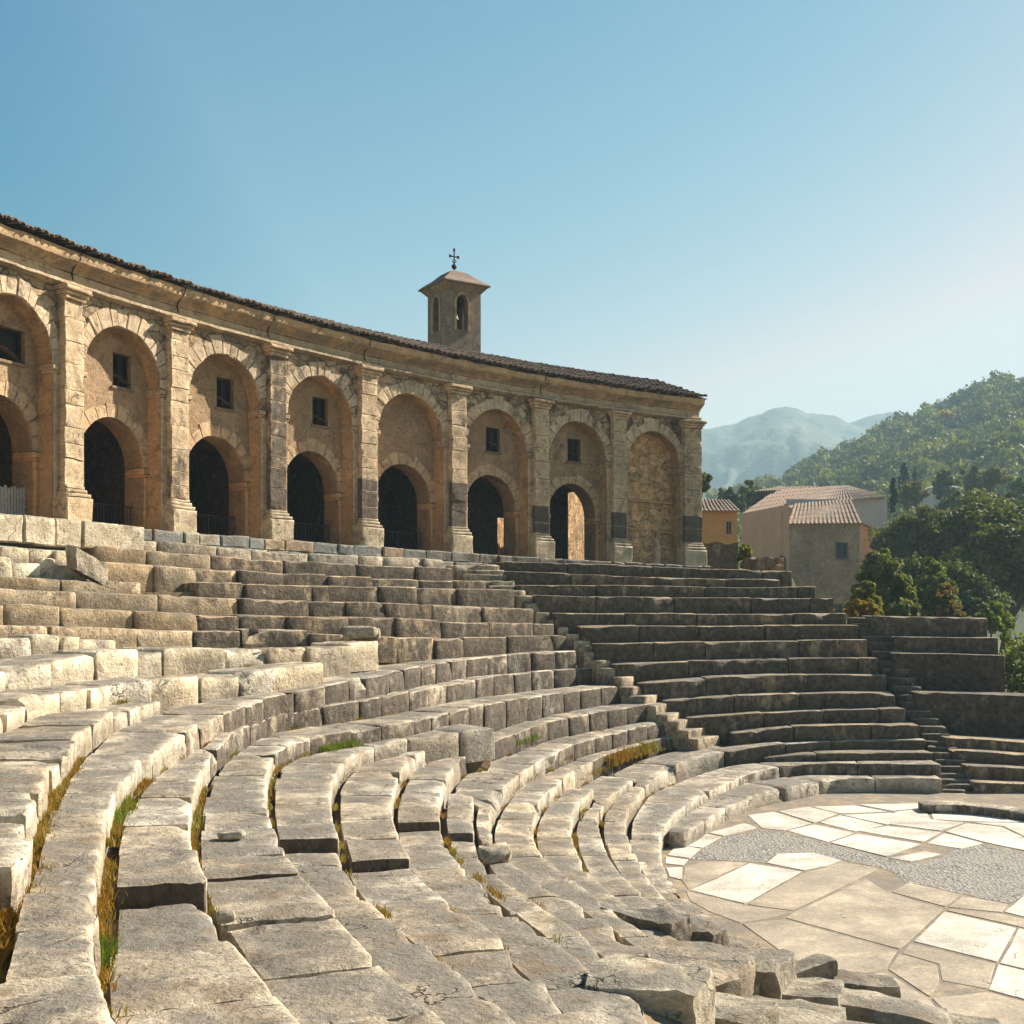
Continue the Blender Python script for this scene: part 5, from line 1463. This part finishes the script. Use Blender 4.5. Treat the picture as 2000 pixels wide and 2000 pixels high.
# ================================================================== forest hill and mountains
def interp_px(pts, x): return float(np.interp(x, [p[0] for p in pts], [p[1] for p in pts]))
ridge = [(1300, 1010), (1448, 962), (1475, 950), (1537, 930), (1580, 908), (1646, 880), (1727, 838), (1832, 800), (1902, 768), (1929, 750), (2000, 722), (2150, 660), (2350, 600), (2700, 560)]
def hill_z(px, r):
    R0, R1 = 105.0, 400.0
    y = interp_px(ridge, px); zr = (HY - y) / F * R1 + EYE - 2.5
    t = np.clip((r - R0) / (R1 - R0), 0, 1.25)
    z = 1.0 + (zr - 1.0) * (t ** 1.15 if t <= 1 else 1 - (t - 1) * 1.6)
    return z
v = []; f = []; na, nr = 90, 50
HILL = []
for j in range(nr):
    r = 95 + j * 8.0
    for i in range(na):
        px = 1290 + i * 16
        x = (px - CX) / F * r
        z = hill_z(px, r) + 3.2 * float(fbm(np.array([[x * .022, r * .022, 0]]), 4, 3)[0]) * min(1, (r - 95) / 80)
        v.append((x, r, z))
f = [(j * na + i, j * na + i + 1, (j + 1) * na + i + 1, (j + 1) * na + i) for j in range(nr - 1) for i in range(na - 1)]
M['hill'] = simple('forest_floor', (.035, .048, .018), (.06, .065, .025), .3, .98, .4)
tag(mk('forest_hill', v, f, M['hill'], smooth=True, angle=180), kind='structure')
# forest: one mass of crowns
rg = np.random.default_rng(5)
cen = []; rad = []; hu = []
vv, ff, hh = [], [], []; nb = 0
protos = []
for k in range(6):
    c = []; rr = []
    for _ in range(16):
        d = rg.normal(size=3); d /= np.linalg.norm(d); d[2] = abs(d[2]) * .9
        c.append(d * np.array([.72, .72, .8]) * rg.uniform(.5, 1.0)); rr.append(rg.uniform(.24, .42))
    protos.append(leaves(c, rr, 14, .15, 300 + k, inner=.5))
cnt = 0
while cnt < 2300:
    px = rg.uniform(1330, 2250); r = 118 + (rg.random() ** .75) * 300
    if r > 398 and rg.random() < .3: continue
    x = (px - CX) / F * r
    den = float(fbm(np.array([[x * .03, r * .03, 5]]), 3, 9)[0])
    if den < -.30 and rg.random() < .6: continue
    z = hill_z(px, r) + 3.2 * float(fbm(np.array([[x * .022, r * .022, 0]]), 4, 3)[0]) * min(1, (r - 95) / 80)
    s = rg.uniform(2.0, 4.3) * (.75 + .25 * r / 400); p = protos[rg.integers(6)]
    a = rg.random() * 6.28; ca, sa = math.cos(a), math.sin(a)
    q = p[0] * s; q = np.stack([q[:, 0] * ca - q[:, 1] * sa, q[:, 0] * sa + q[:, 1] * ca, q[:, 2] * rg.uniform(.9, 1.5)], 1) + np.array([x, r, z + s * .5])
    vv.append(q); ff.append(p[1] + nb); nb += len(q)
    hh.append(np.clip(p[2] * .35 + (rg.random() ** 1.3) * .75 + (.25 if den > .25 else 0), 0, 1)); cnt += 1
M['forest'] = leafmat('forest_leaves', (.020, .044, .014), (.26, .25, .045), .25)
tag(mk('hill_forest', np.vstack(vv), np.vstack(ff), M['forest'], attrs={'hue': np.concatenate(hh)}), kind='stuff')
# yellow autumn tree on the slope
ptree('autumn_tree', 'single yellow orange tree on the forest hill', 'tree', 1836, 1856, 802, 826, 330, seed=61, n_clump=40, per=50, leaf=.45, mat='leafol', trunk_h=.1, col=(4.0, 2.2, .6, 1))
# little pale building on the slope
def box_house(name, label, cat, px0, px1, yt, yb, d, deep, wallc, roofc, rh, ov=.3):
    k = d / F; x0, x1 = (px0 - CX) * k, (px1 - CX) * k
    zt, zb = EYE + (HY - yt) * k, EYE + (HY - yb) * k
    root = tag(empty(name, ((x0 + x1) / 2, d, zb)), label, cat)
    m = MB(); m.box(x0, x1, d, d + deep, zb - 2, zt); m.build('wall', wallc, root)
    m = MB(); xm = (x0 + x1) / 2
    m.add([(x0 - ov, d - ov, zt), (x1 + ov, d - ov, zt), (x1 + ov, d + deep + ov, zt), (x0 - ov, d + deep + ov, zt), (x0 + .3 * (x1 - x0), d + deep / 2, zt + rh), (x1 - .3 * (x1 - x0), d + deep / 2, zt + rh)],
          [(0, 1, 5, 4), (1, 2, 5), (2, 3, 4, 5), (3, 0, 4), (3, 2, 1, 0)])
    m.build('roof', roofc, root); return root, (x0, x1, zt, zb)
M['pale'] = simple('pale_render', (.55, .5, .42), (.48, .43, .36), 3)
M['rooftile'] = stone('red_roof_tile', (.25, .17, .11), (.15, .105, .075), grain=1.6, bump=.02, lichen=.3)
box_house('hill_house', 'small pale building among trees at the foot of the forest hill', 'house', 1822, 1870, 952, 972, 160, 4, M['pale'], M['pale'], .6)

# distant mountains
far = [(900, 900), (1200, 868), (1366, 834), (1400, 829), (1436, 822), (1470, 808), (1518, 791), (1535, 787), (1553, 791), (1576, 803), (1607, 803), (1640, 813), (1658, 822), (1716, 838), (1800, 880), (2000, 930), (2400, 960)]
far2 = [(1300, 900), (1500, 850), (1620, 836), (1661, 821), (1700, 808), (1747, 800), (1782, 810), (1850, 850), (2000, 900), (2400, 930)]
def mountain(name, prof, r0, r1, seed, amp):
    v = []; f = []; na, nr = 220, 60
    for j in range(nr):
        t = j / (nr - 1) * 1.35; r = r0 + (r1 - r0) * t
        for i in range(na):
            px = 850 + i * 7.2
            x = (px - CX) / F * r
            h = (HY - interp_px(prof, px)) / F * r1
            g = fbm(np.array([[x * .009, r * .009, seed]]), 6, seed)[0]
            rid = 1 - abs(fbm(np.array([[x * .008 + 3, r * .005, seed]]), 5, seed + 3)[0]) * 2
            tt = t if t <= 1 else max(0, 2 - t)
            z = h * (tt ** 1.2) + amp * float(g * 1.0 + rid * 1.1 - .9) * math.sin(math.pi * min(t, 1)) + (amp * .05 * float(fbm(np.array([[px * .08, r * .02, 1]]), 3, 2)[0]) if t > .9 else 0)
            v.append((x, r, EYE + z - 4.0 * (t < .05)))
    f = [(j * na + i, j * na + i + 1, (j + 1) * na + i + 1, (j + 1) * na + i) for j in range(nr - 1) for i in range(na - 1)]
    return tag(mk(name, v, f, M['mount'], smooth=True, angle=180), kind='structure')
M['mount'] = simple('wooded_mountain', (.030, .050, .026), (.09, .095, .05), .035, .98, 6)
mountain('mountain', far, 620, 1400, 4, 55)
mountain('mountain', far2, 1150, 1520, 8, 40)

# ================================================================== houses
def quad_house():
    pass
M['orange'] = simple('orange_render', (.74, .32, .085), (.66, .28, .075), 2.2, .9, .006)
M['salmon'] = simple('salmon_render', (.68, .34, .17), (.55, .27, .135), 2.0, .9, .008)
M['greyr'] = stone('grey_render', (.36, .28, .195), (.27, .205, .14), bump=.01, grain=.6, lichen=.2)
M['white'] = simple('white_render', (.42, .40, .38), (.37, .35, .33), 2.5, .9, .005)
def P3(px, py, d): return Vector(unproj(px, py, d=d))
def wallpoly(m, pts, thick=None): m.add([tuple(p) for p in pts], [tuple(range(len(pts)))])
def tiled(m, a, b, c, d_, n, seed=1, rad=.11):
    """roof quad a-b (eave) d-c (ridge): deck plus rows of barrel tiles running up it"""
    rr = random.Random(seed)
    m.add([tuple(a), tuple(b), tuple(c), tuple(d_)], [(0, 1, 2, 3)])
    up = ((d_ - a) + (c - b)) / 2
    nrm = (b - a).cross(d_ - a).normalized()
    if nrm.z < 0: nrm = -nrm
    for i in range(n):
        t = (i + .5) / n
        p = a.lerp(b, t); q = d_.lerp(c, t); w = (b - a).normalized() * ((b - a).length / n * .33)
        k = 5
        for j in range(k):
            s0 = p.lerp(q, j / k) - (up.normalized() * (.06 if j == 0 else 0)); s1 = p.lerp(q, (j + 1.12) / k if j < k - 1 else 1.0)
            o = rr.uniform(-.02, .02)
            e0 = w * 1.0; e1 = w * .8; hh = nrm * (w.length * .9)
            jo = (b - a).normalized() * o
            m.add([tuple(s0 - e0 + jo), tuple(s0 - e0 * .5 + hh * .8 + jo), tuple(s0 + e0 * .5 + hh * .8 + jo), tuple(s0 + e0 + jo), tuple(s1 - e1), tuple(s1 - e1 * .5 + hh * .6), tuple(s1 + e1 * .5 + hh * .6), tuple(s1 + e1)],
                  [(0, 1, 5, 4), (1, 2, 6, 5), (2, 3, 7, 6), (0, 3, 2, 1)], rr.uniform(0, .4))
Z = Vector((0, 0, 1))
def shell(root, name, mat, corners, ztop, zbot, **k):
    """vertical walls through plan corners (closed), separate heights allowed"""
    m = MB(); n = len(corners)
    for i in range(n):
        a, b = corners[i], corners[(i + 1) % n]
        za = ztop[i] if isinstance(ztop, (list, tuple)) else ztop; zb_ = ztop[(i + 1) % n] if isinstance(ztop, (list, tuple)) else ztop
        m.add([(a.x, a.y, zbot), (b.x, b.y, zbot), (b.x, b.y, zb_), (a.x, a.y, za)], [(0, 1, 2, 3)])
    return m.build(name, mat, root, **k)
def house_window(root, a, b, inward, mat=None, frame=True, recess=.12):
    """window between corner points a (lower left) and b (upper right) on a wall: reveal frame, mullion, dark pane"""
    m = MB(); dx = Vector((b.x - a.x, b.y - a.y, 0)); h = b.z - a.z; out = -inward.normalized()
    t = .09
    def bar(u0, u1, z0, z1, o0, o1):
        q = []
        for u in (u0, u1):
            for o in (o0, o1):
                for z in (z0, z1): q.append(tuple(Vector((a.x, a.y, a.z)) + dx * u + out * o + Z * z))
        m.add(q, [(0, 1, 3, 2), (4, 6, 7, 5), (0, 4, 5, 1), (2, 3, 7, 6), (0, 2, 6, 4), (1, 5, 7, 3)])
    w = dx.length; e = t / w
    bar(-e, 0, -t, h + t, -.05, .03); bar(1, 1 + e, -t, h + t, -.05, .03); bar(0, 1, h, h + t, -.05, .03); bar(-e * 1.5, 1 + e * 1.5, -t * 1.6, -t * .0, -.05, .08)
    bar(.47, .53, 0, h, .004, .02)
    fr = m.build('window', mat or M['greyr'], root, color=(.9, .9, .9, .1))
    m = MB(); bar(0, 1, 0, h, -.04, .006); m.build('pane', M['wood'], fr)

# --- grey walled house with ribbed tile roof
gh = tag(empty('farmhouse', tuple(P3(1610, 1190, 88))), 'house with grey front wall, ribbed tile roof and salmon side wall', 'house')
d = 88; kk = d / F
A = P3(1541, 1021, d); B = P3(1679, 1021, d); dirb = Vector((-.20, 1, 0)).normalized()
Cc = B + Vector((.12, 1, 0)).normalized() * 7; Dd = A + Vector((-.42, 1, 0)).normalized() * 7.5
zb = EYE + (HY - 1180) * kk
A0, B0 = Vector((A.x, A.y, 0)), Vector((B.x, B.y, 0))
m = MB(); m.add([(A.x, A.y, zb), (B.x, B.y, zb), (B.x, B.y, A.z), (A.x, A.y, A.z)], [(0, 1, 2, 3)]); m.add([(B.x, B.y, zb), (Cc.x, Cc.y, zb), (Cc.x, Cc.y, A.z), (B.x, B.y, A.z)], [(0, 1, 2, 3)])
fw = m.build('front_wall', M['greyr'], gh, color=(1.15, 1.0, .82, .34))
lw0 = P3(1448, 1015, 112); lw0 = Vector((lw0.x, lw0.y, 0))
m = MB(); zt0 = EYE + (HY - 1003) * 112 / F; zt1 = EYE + (HY - 985) * kk
n = 12
pts = [A0.lerp(lw0, i / n) for i in range(n + 1)]
for i in range(n):
    a, b = pts[i], pts[i + 1]; ta = zt1 + (zt0 - zt1) * i / n; tb = zt1 + (zt0 - zt1) * (i + 1) / n
    m.add([(a.x, a.y, zb), (b.x, b.y, zb), (b.x, b.y, tb), (a.x, a.y, ta)], [(0, 1, 2, 3)])
sw = m.build('side_wall', M['salmon'], gh)
m = MB()   # buttress strips and downpipe on the salmon wall
for t in (.12, .30, .52, .72, .90):
    p = A0.lerp(lw0, t); nn = Vector((-(lw0 - A0).y, (lw0 - A0).x, 0)).normalized(); nn = nn if nn.y < 0 else -nn
    w = (lw0 - A0).normalized() * .18
    z1 = zt1 + (zt0 - zt1) * t - .1
    m.box(0, 1, 0, 1, 0, 1, fn=lambda x, y, z, p=p, w=w, nn=nn, z1=z1: tuple(p + w * (x * 2 - 1) + nn * (y * .22) + Z * (zb + (z1 - zb) * z)))
m.build('buttress', M['salmon'], sw)
# roof of the grey block
rA, rB = P3(1537, 1023, d - .4), P3(1683, 1022, d - .4); rC, rD = P3(1662, 975, d + 4.5), P3(1551, 984, d + 4.5)
m = MB(); tiled(m, rA, rB, rC, rD, 17, 3); m.add([tuple(rB), tuple(Cc + Z * .0), tuple(rC)], [(0, 1, 2)])
m.build('ribbed_roof', M['tile'], gh, color=(1.9, 1.75, 1.5, .12))
a = P3(1634, 1090, d - .02); b = P3(1654, 1061, d - .02); house_window(gh, a, b, Vector((0, 1, 0)))
a = P3(1517, 1112, 94); b = P3(1534, 1084, 90); 
m = MB(); m.add([tuple(P3(1518, 1125, 92.5)), tuple(P3(1535, 1125, 89)), tuple(P3(1535, 1092, 89)), tuple(P3(1526, 1083, 90.5)), tuple(P3(1518, 1092, 92.5))], [(0, 1, 2, 3, 4)]); m.build('doorway', M['wood'], gh)
# --- large house behind: white gable wall, broad red roof
bh = tag(empty('large_house', tuple(P3(1640, 1100, 104))), 'large house behind the grey one, with white wall and broad red tiled roof', 'house')
d2 = 104; k2 = d2 / F
wA, wB = P3(1668, 975, d2), P3(1733, 975, d2); zb2 = EYE + (HY - 1160) * k2
m = MB(); m.add([(wA.x - 6, wA.y, zb2), (wB.x, wB.y, zb2), (wB.x, wB.y, wB.z), (wA.x - 6, wA.y, wA.z)], [(0, 1, 2, 3)])
m.add([(wB.x, wB.y, zb2), (wB.x + 1.2, wB.y + 10, zb2), (wB.x + 1.2, wB.y + 10, wB.z), (wB.x, wB.y, wB.z)], [(0, 1, 2, 3)])
m.build('gable_wall', M['white'], bh)
e0 = P3(1500, 998, 102); e1 = P3(1668, 976, d2 - .5); e2 = P3(1735, 971, d2 - .5); r1 = P3(1612, 951, d2 + 8); r2 = P3(1650, 949, d2 + 8); b1 = P3(1466, 960, 125)
m = MB(); tiled(m, e0, e1, r2, r1, 22, 5); m.build('roof', M['rooftile'], bh, color=(1.1, 1.0, .95, .15))
m = MB(); tiled(m, e1, e2, r2 + Vector((.3, .1, 0)), r2, 9, 6); m.build('hip_roof', M['rooftile'], bh, color=(1, .95, .9, .2))
l0, l1, l2, l3 = P3(1450, 1004, 114), P3(1515, 988, 104), P3(1612, 951, d2 + 8), P3(1505, 957, 128)
m = MB(); tiled(m, P3(1449, 1006, 113), P3(1530, 990, 103), P3(1612, 952, 111.5), P3(1515, 958, 124), 14, 7); m.build('side_roof', M['rooftile'], bh, color=(1.15, .95, .85, .1))
m = MB(); m.add([tuple(P3(1469, 958, 126)), tuple(P3(1514, 958, 122)), tuple(P3(1519, 984, 122)), tuple(P3(1469, 990, 126))], [(0, 1, 2, 3)]); m.build('shaded_gable', M['wood'], bh)  # near-black material paints the gable's shade
m = MB(); tiled(m, P3(1466, 960, 125.5), P3(1516, 958, 121.5), P3(1600, 950, 126), P3(1520, 952, 132), 10, 8); m.build('rear_roof', M['rooftile'], bh, color=(.9, .85, .8, .2))
# small lean-to on the right
ln = tag(empty('lean_to', tuple(P3(1705, 1130, 92))), 'small ochre lean-to with sloping red edge against the grey house', 'outbuilding')
m = MB(); m.add([tuple(P3(1681, 1024, 93)), tuple(P3(1733, 1049, 93)), tuple(P3(1733, 1180, 93)), tuple(P3(1681, 1180, 93))], [(0, 1, 2, 3)]); m.build('wall', M['salmon'], ln)
m = MB(); a, b = P3(1680, 1020, 92.6), P3(1737, 1047, 92.6); tiled(m, a, b, b + Vector((.4, 5, .5)), a + Vector((.4, 5, .5)), 7, 9); m.build('roof', M['rooftile'], ln, color=(1, .9, .85, .2))
# --- orange house
oh = tag(empty('orange_house', tuple(P3(1405, 1100, 70))), 'bright orange house with low tiled roof beside the arcade end', 'house')
d3 = 70; oA, oB = P3(1330, 996, d3), P3(1440, 998, d3)
zb3 = EYE + (HY - 1130) * d3 / F
m = MB(); m.add([(oA.x, oA.y, zb3), (oB.x, oB.y, zb3), (oB.x, oB.y, oB.z), (oA.x, oA.y, oA.z)], [(0, 1, 2, 3)])
m.add([(oB.x, oB.y, zb3), (oB.x - .2, oB.y + 7, zb3), (oB.x - .2, oB.y + 7, oB.z), (oB.x, oB.y, oB.z)], [(0, 1, 2, 3)])
m.build('wall', M['orange'], oh)
m = MB(); tiled(m, P3(1326, 997, d3 - .4), P3(1447, 998, d3 - .4), P3(1425, 977, d3 + 4), P3(1330, 973, d3 + 4), 15, 11); m.build('roof', M['rooftile'], oh, color=(1.2, 1.0, .9, .15))
a = P3(1418.5, 1043, d3 - .02); b = P3(1428, 1019, d3 - .02); house_window(oh, a, b, Vector((0, 1, 0)), M['salmon'])
# dark garden wall beyond the end pilaster, ivy
gw = tag(empty('garden_wall', tuple(P3(1405, 1095, 46))), 'dark stone garden wall between the arcade end and the orange house', 'stone wall')
m = MB(); q = P3(1352, 1058, 46); q2 = P3(1441, 1062, 46)
nx = 16; v = []; f = []
for i in range(nx + 1):
    p = q.lerp(q2, i / nx)
    for j in range(8):
        for kk_ in (0, 1): v.append((p.x, p.y + kk_ * .5 + .02 * math.sin(i * .7 + j), 4.5 + (p.z + .05 * math.sin(i * .9) - 4.5) * j / 7))
for i in range(nx):
    for j in range(7):
        for kk_ in (0, 1): f.append((i * 16 + j * 2 + kk_, i * 16 + 16 + j * 2 + kk_, i * 16 + 18 + j * 2 + kk_, i * 16 + 2 + j * 2 + kk_))
    f.append((i * 16 + 14, i * 16 + 30, i * 16 + 31, i * 16 + 15))
mk('masonry', np.array(v), f, M['pier'], gw, color=(.5, .5, .48, .8))
ptree('shrub', 'yellowish creeper beside the dark garden wall', 'shrub', 1440, 1472, 1060, 1108, 42, kind='bush', seed=71, n_clump=50, per=60, leaf=.07, mat='leafol', col=(1.8, 1.4, .7, 1), group=None)
ptree('shrub', 'low weeds with dry leaves on the far seat corner', 'shrub', 1652, 1715, 1165, 1207, 39, kind='bush', seed=72, n_clump=40, per=50, leaf=.06, mat='leafol', col=(2.0, 1.2, .6, 1), group=None)

# ================================================================== air, sky, sun, camera
m, nt, out = newmat('hazy_air'); g = NG(nt)
pv = g.n('ShaderNodeVolumePrincipled'); pv.inputs['Color'].default_value = (.42, .61, .70, 1); pv.inputs['Density'].default_value = HAZE if 'HAZE' in globals() else .0006
pv.inputs['Anisotropy'].default_value = .15
g.link(pv.outputs[0], out.inputs['Volume'])
mb = MB(); mb.box(-165, 2600, -100, 2300, -2.0, 275); tag(mb.build('haze', m), kind='stuff')

w = bpy.data.worlds.new('World'); SC.world = w; w.use_nodes = True
nt = w.node_tree; bg = nt.nodes['Background']
sky = nt.nodes.new('ShaderNodeTexSky'); sky.sky_type = 'NISHITA'; sky.sun_disc = False
sky.sun_elevation = SUN_EL; sky.sun_rotation = math.pi / 2 - SUN_AZ
sky.air_density = 1.0; sky.dust_density = .4; sky.ozone_density = 1.0; sky.altitude = 100
# the photograph's film response to the sky: one gentle power curve per channel
sp = nt.nodes.new('ShaderNodeSeparateColor'); cb = nt.nodes.new('ShaderNodeCombineColor'); nt.links.new(sky.outputs[0], sp.inputs[0])
for ch, (gain, ref, pw) in enumerate(((6.2, 3.82, 3.0), (5.3, 5.5, 1.3), (5.1, 7.6, .75))):
    a = nt.nodes.new('ShaderNodeMath'); a.operation = 'MULTIPLY'; a.inputs[1].default_value = 1 / ref
    b = nt.nodes.new('ShaderNodeMath'); b.operation = 'POWER'; b.inputs[1].default_value = pw
    c = nt.nodes.new('ShaderNodeMath'); c.operation = 'MULTIPLY'; c.inputs[1].default_value = gain
    mn = nt.nodes.new('ShaderNodeMath'); mn.operation = 'MINIMUM'; mn.inputs[1].default_value = (.965, 1.04, 1.15)[ch]
    nt.links.new(sp.outputs[ch], a.inputs[0]); nt.links.new(a.outputs[0], mn.inputs[0]); nt.links.new(mn.outputs[0], b.inputs[0]); nt.links.new(b.outputs[0], c.inputs[0]); nt.links.new(c.outputs[0], cb.inputs[ch])
nt.links.new(cb.outputs[0], bg.inputs['Color']); bg.inputs['Strength'].default_value = .05
sl = bpy.data.lights.new('sun', 'SUN'); sl.energy = 5.0; sl.angle = math.radians(.5); sl.color = (1.0, .92, .81)
so = bpy.data.objects.new('sun', sl); COL.objects.link(so)
sd = Vector((math.cos(SUN_AZ) * math.cos(SUN_EL), math.sin(SUN_AZ) * math.cos(SUN_EL), math.sin(SUN_EL)))
so.rotation_euler = sd.to_track_quat('Z', 'Y').to_euler(); so.location = (30, 30, 60)
cd = bpy.data.cameras.new('camera'); co = bpy.data.objects.new('camera', cd); COL.objects.link(co)
cd.sensor_width = 36; cd.lens = 36 * F / 2000; cd.shift_y = (HY - 1000) / 2000
cd.clip_start = .1; cd.clip_end = 9000
co.location = (0, 0, EYE); co.rotation_euler = (math.pi / 2, 0, 0)
SC.camera = co
SC.view_settings.view_transform = 'Standard'; SC.view_settings.look = 'None'; SC.view_settings.exposure = 1.6; SC.view_settings.gamma = 1.0
SC.cycles.use_denoising = True
SC.cycles.volume_bounces = 0
SC.cycles.max_bounces = 6
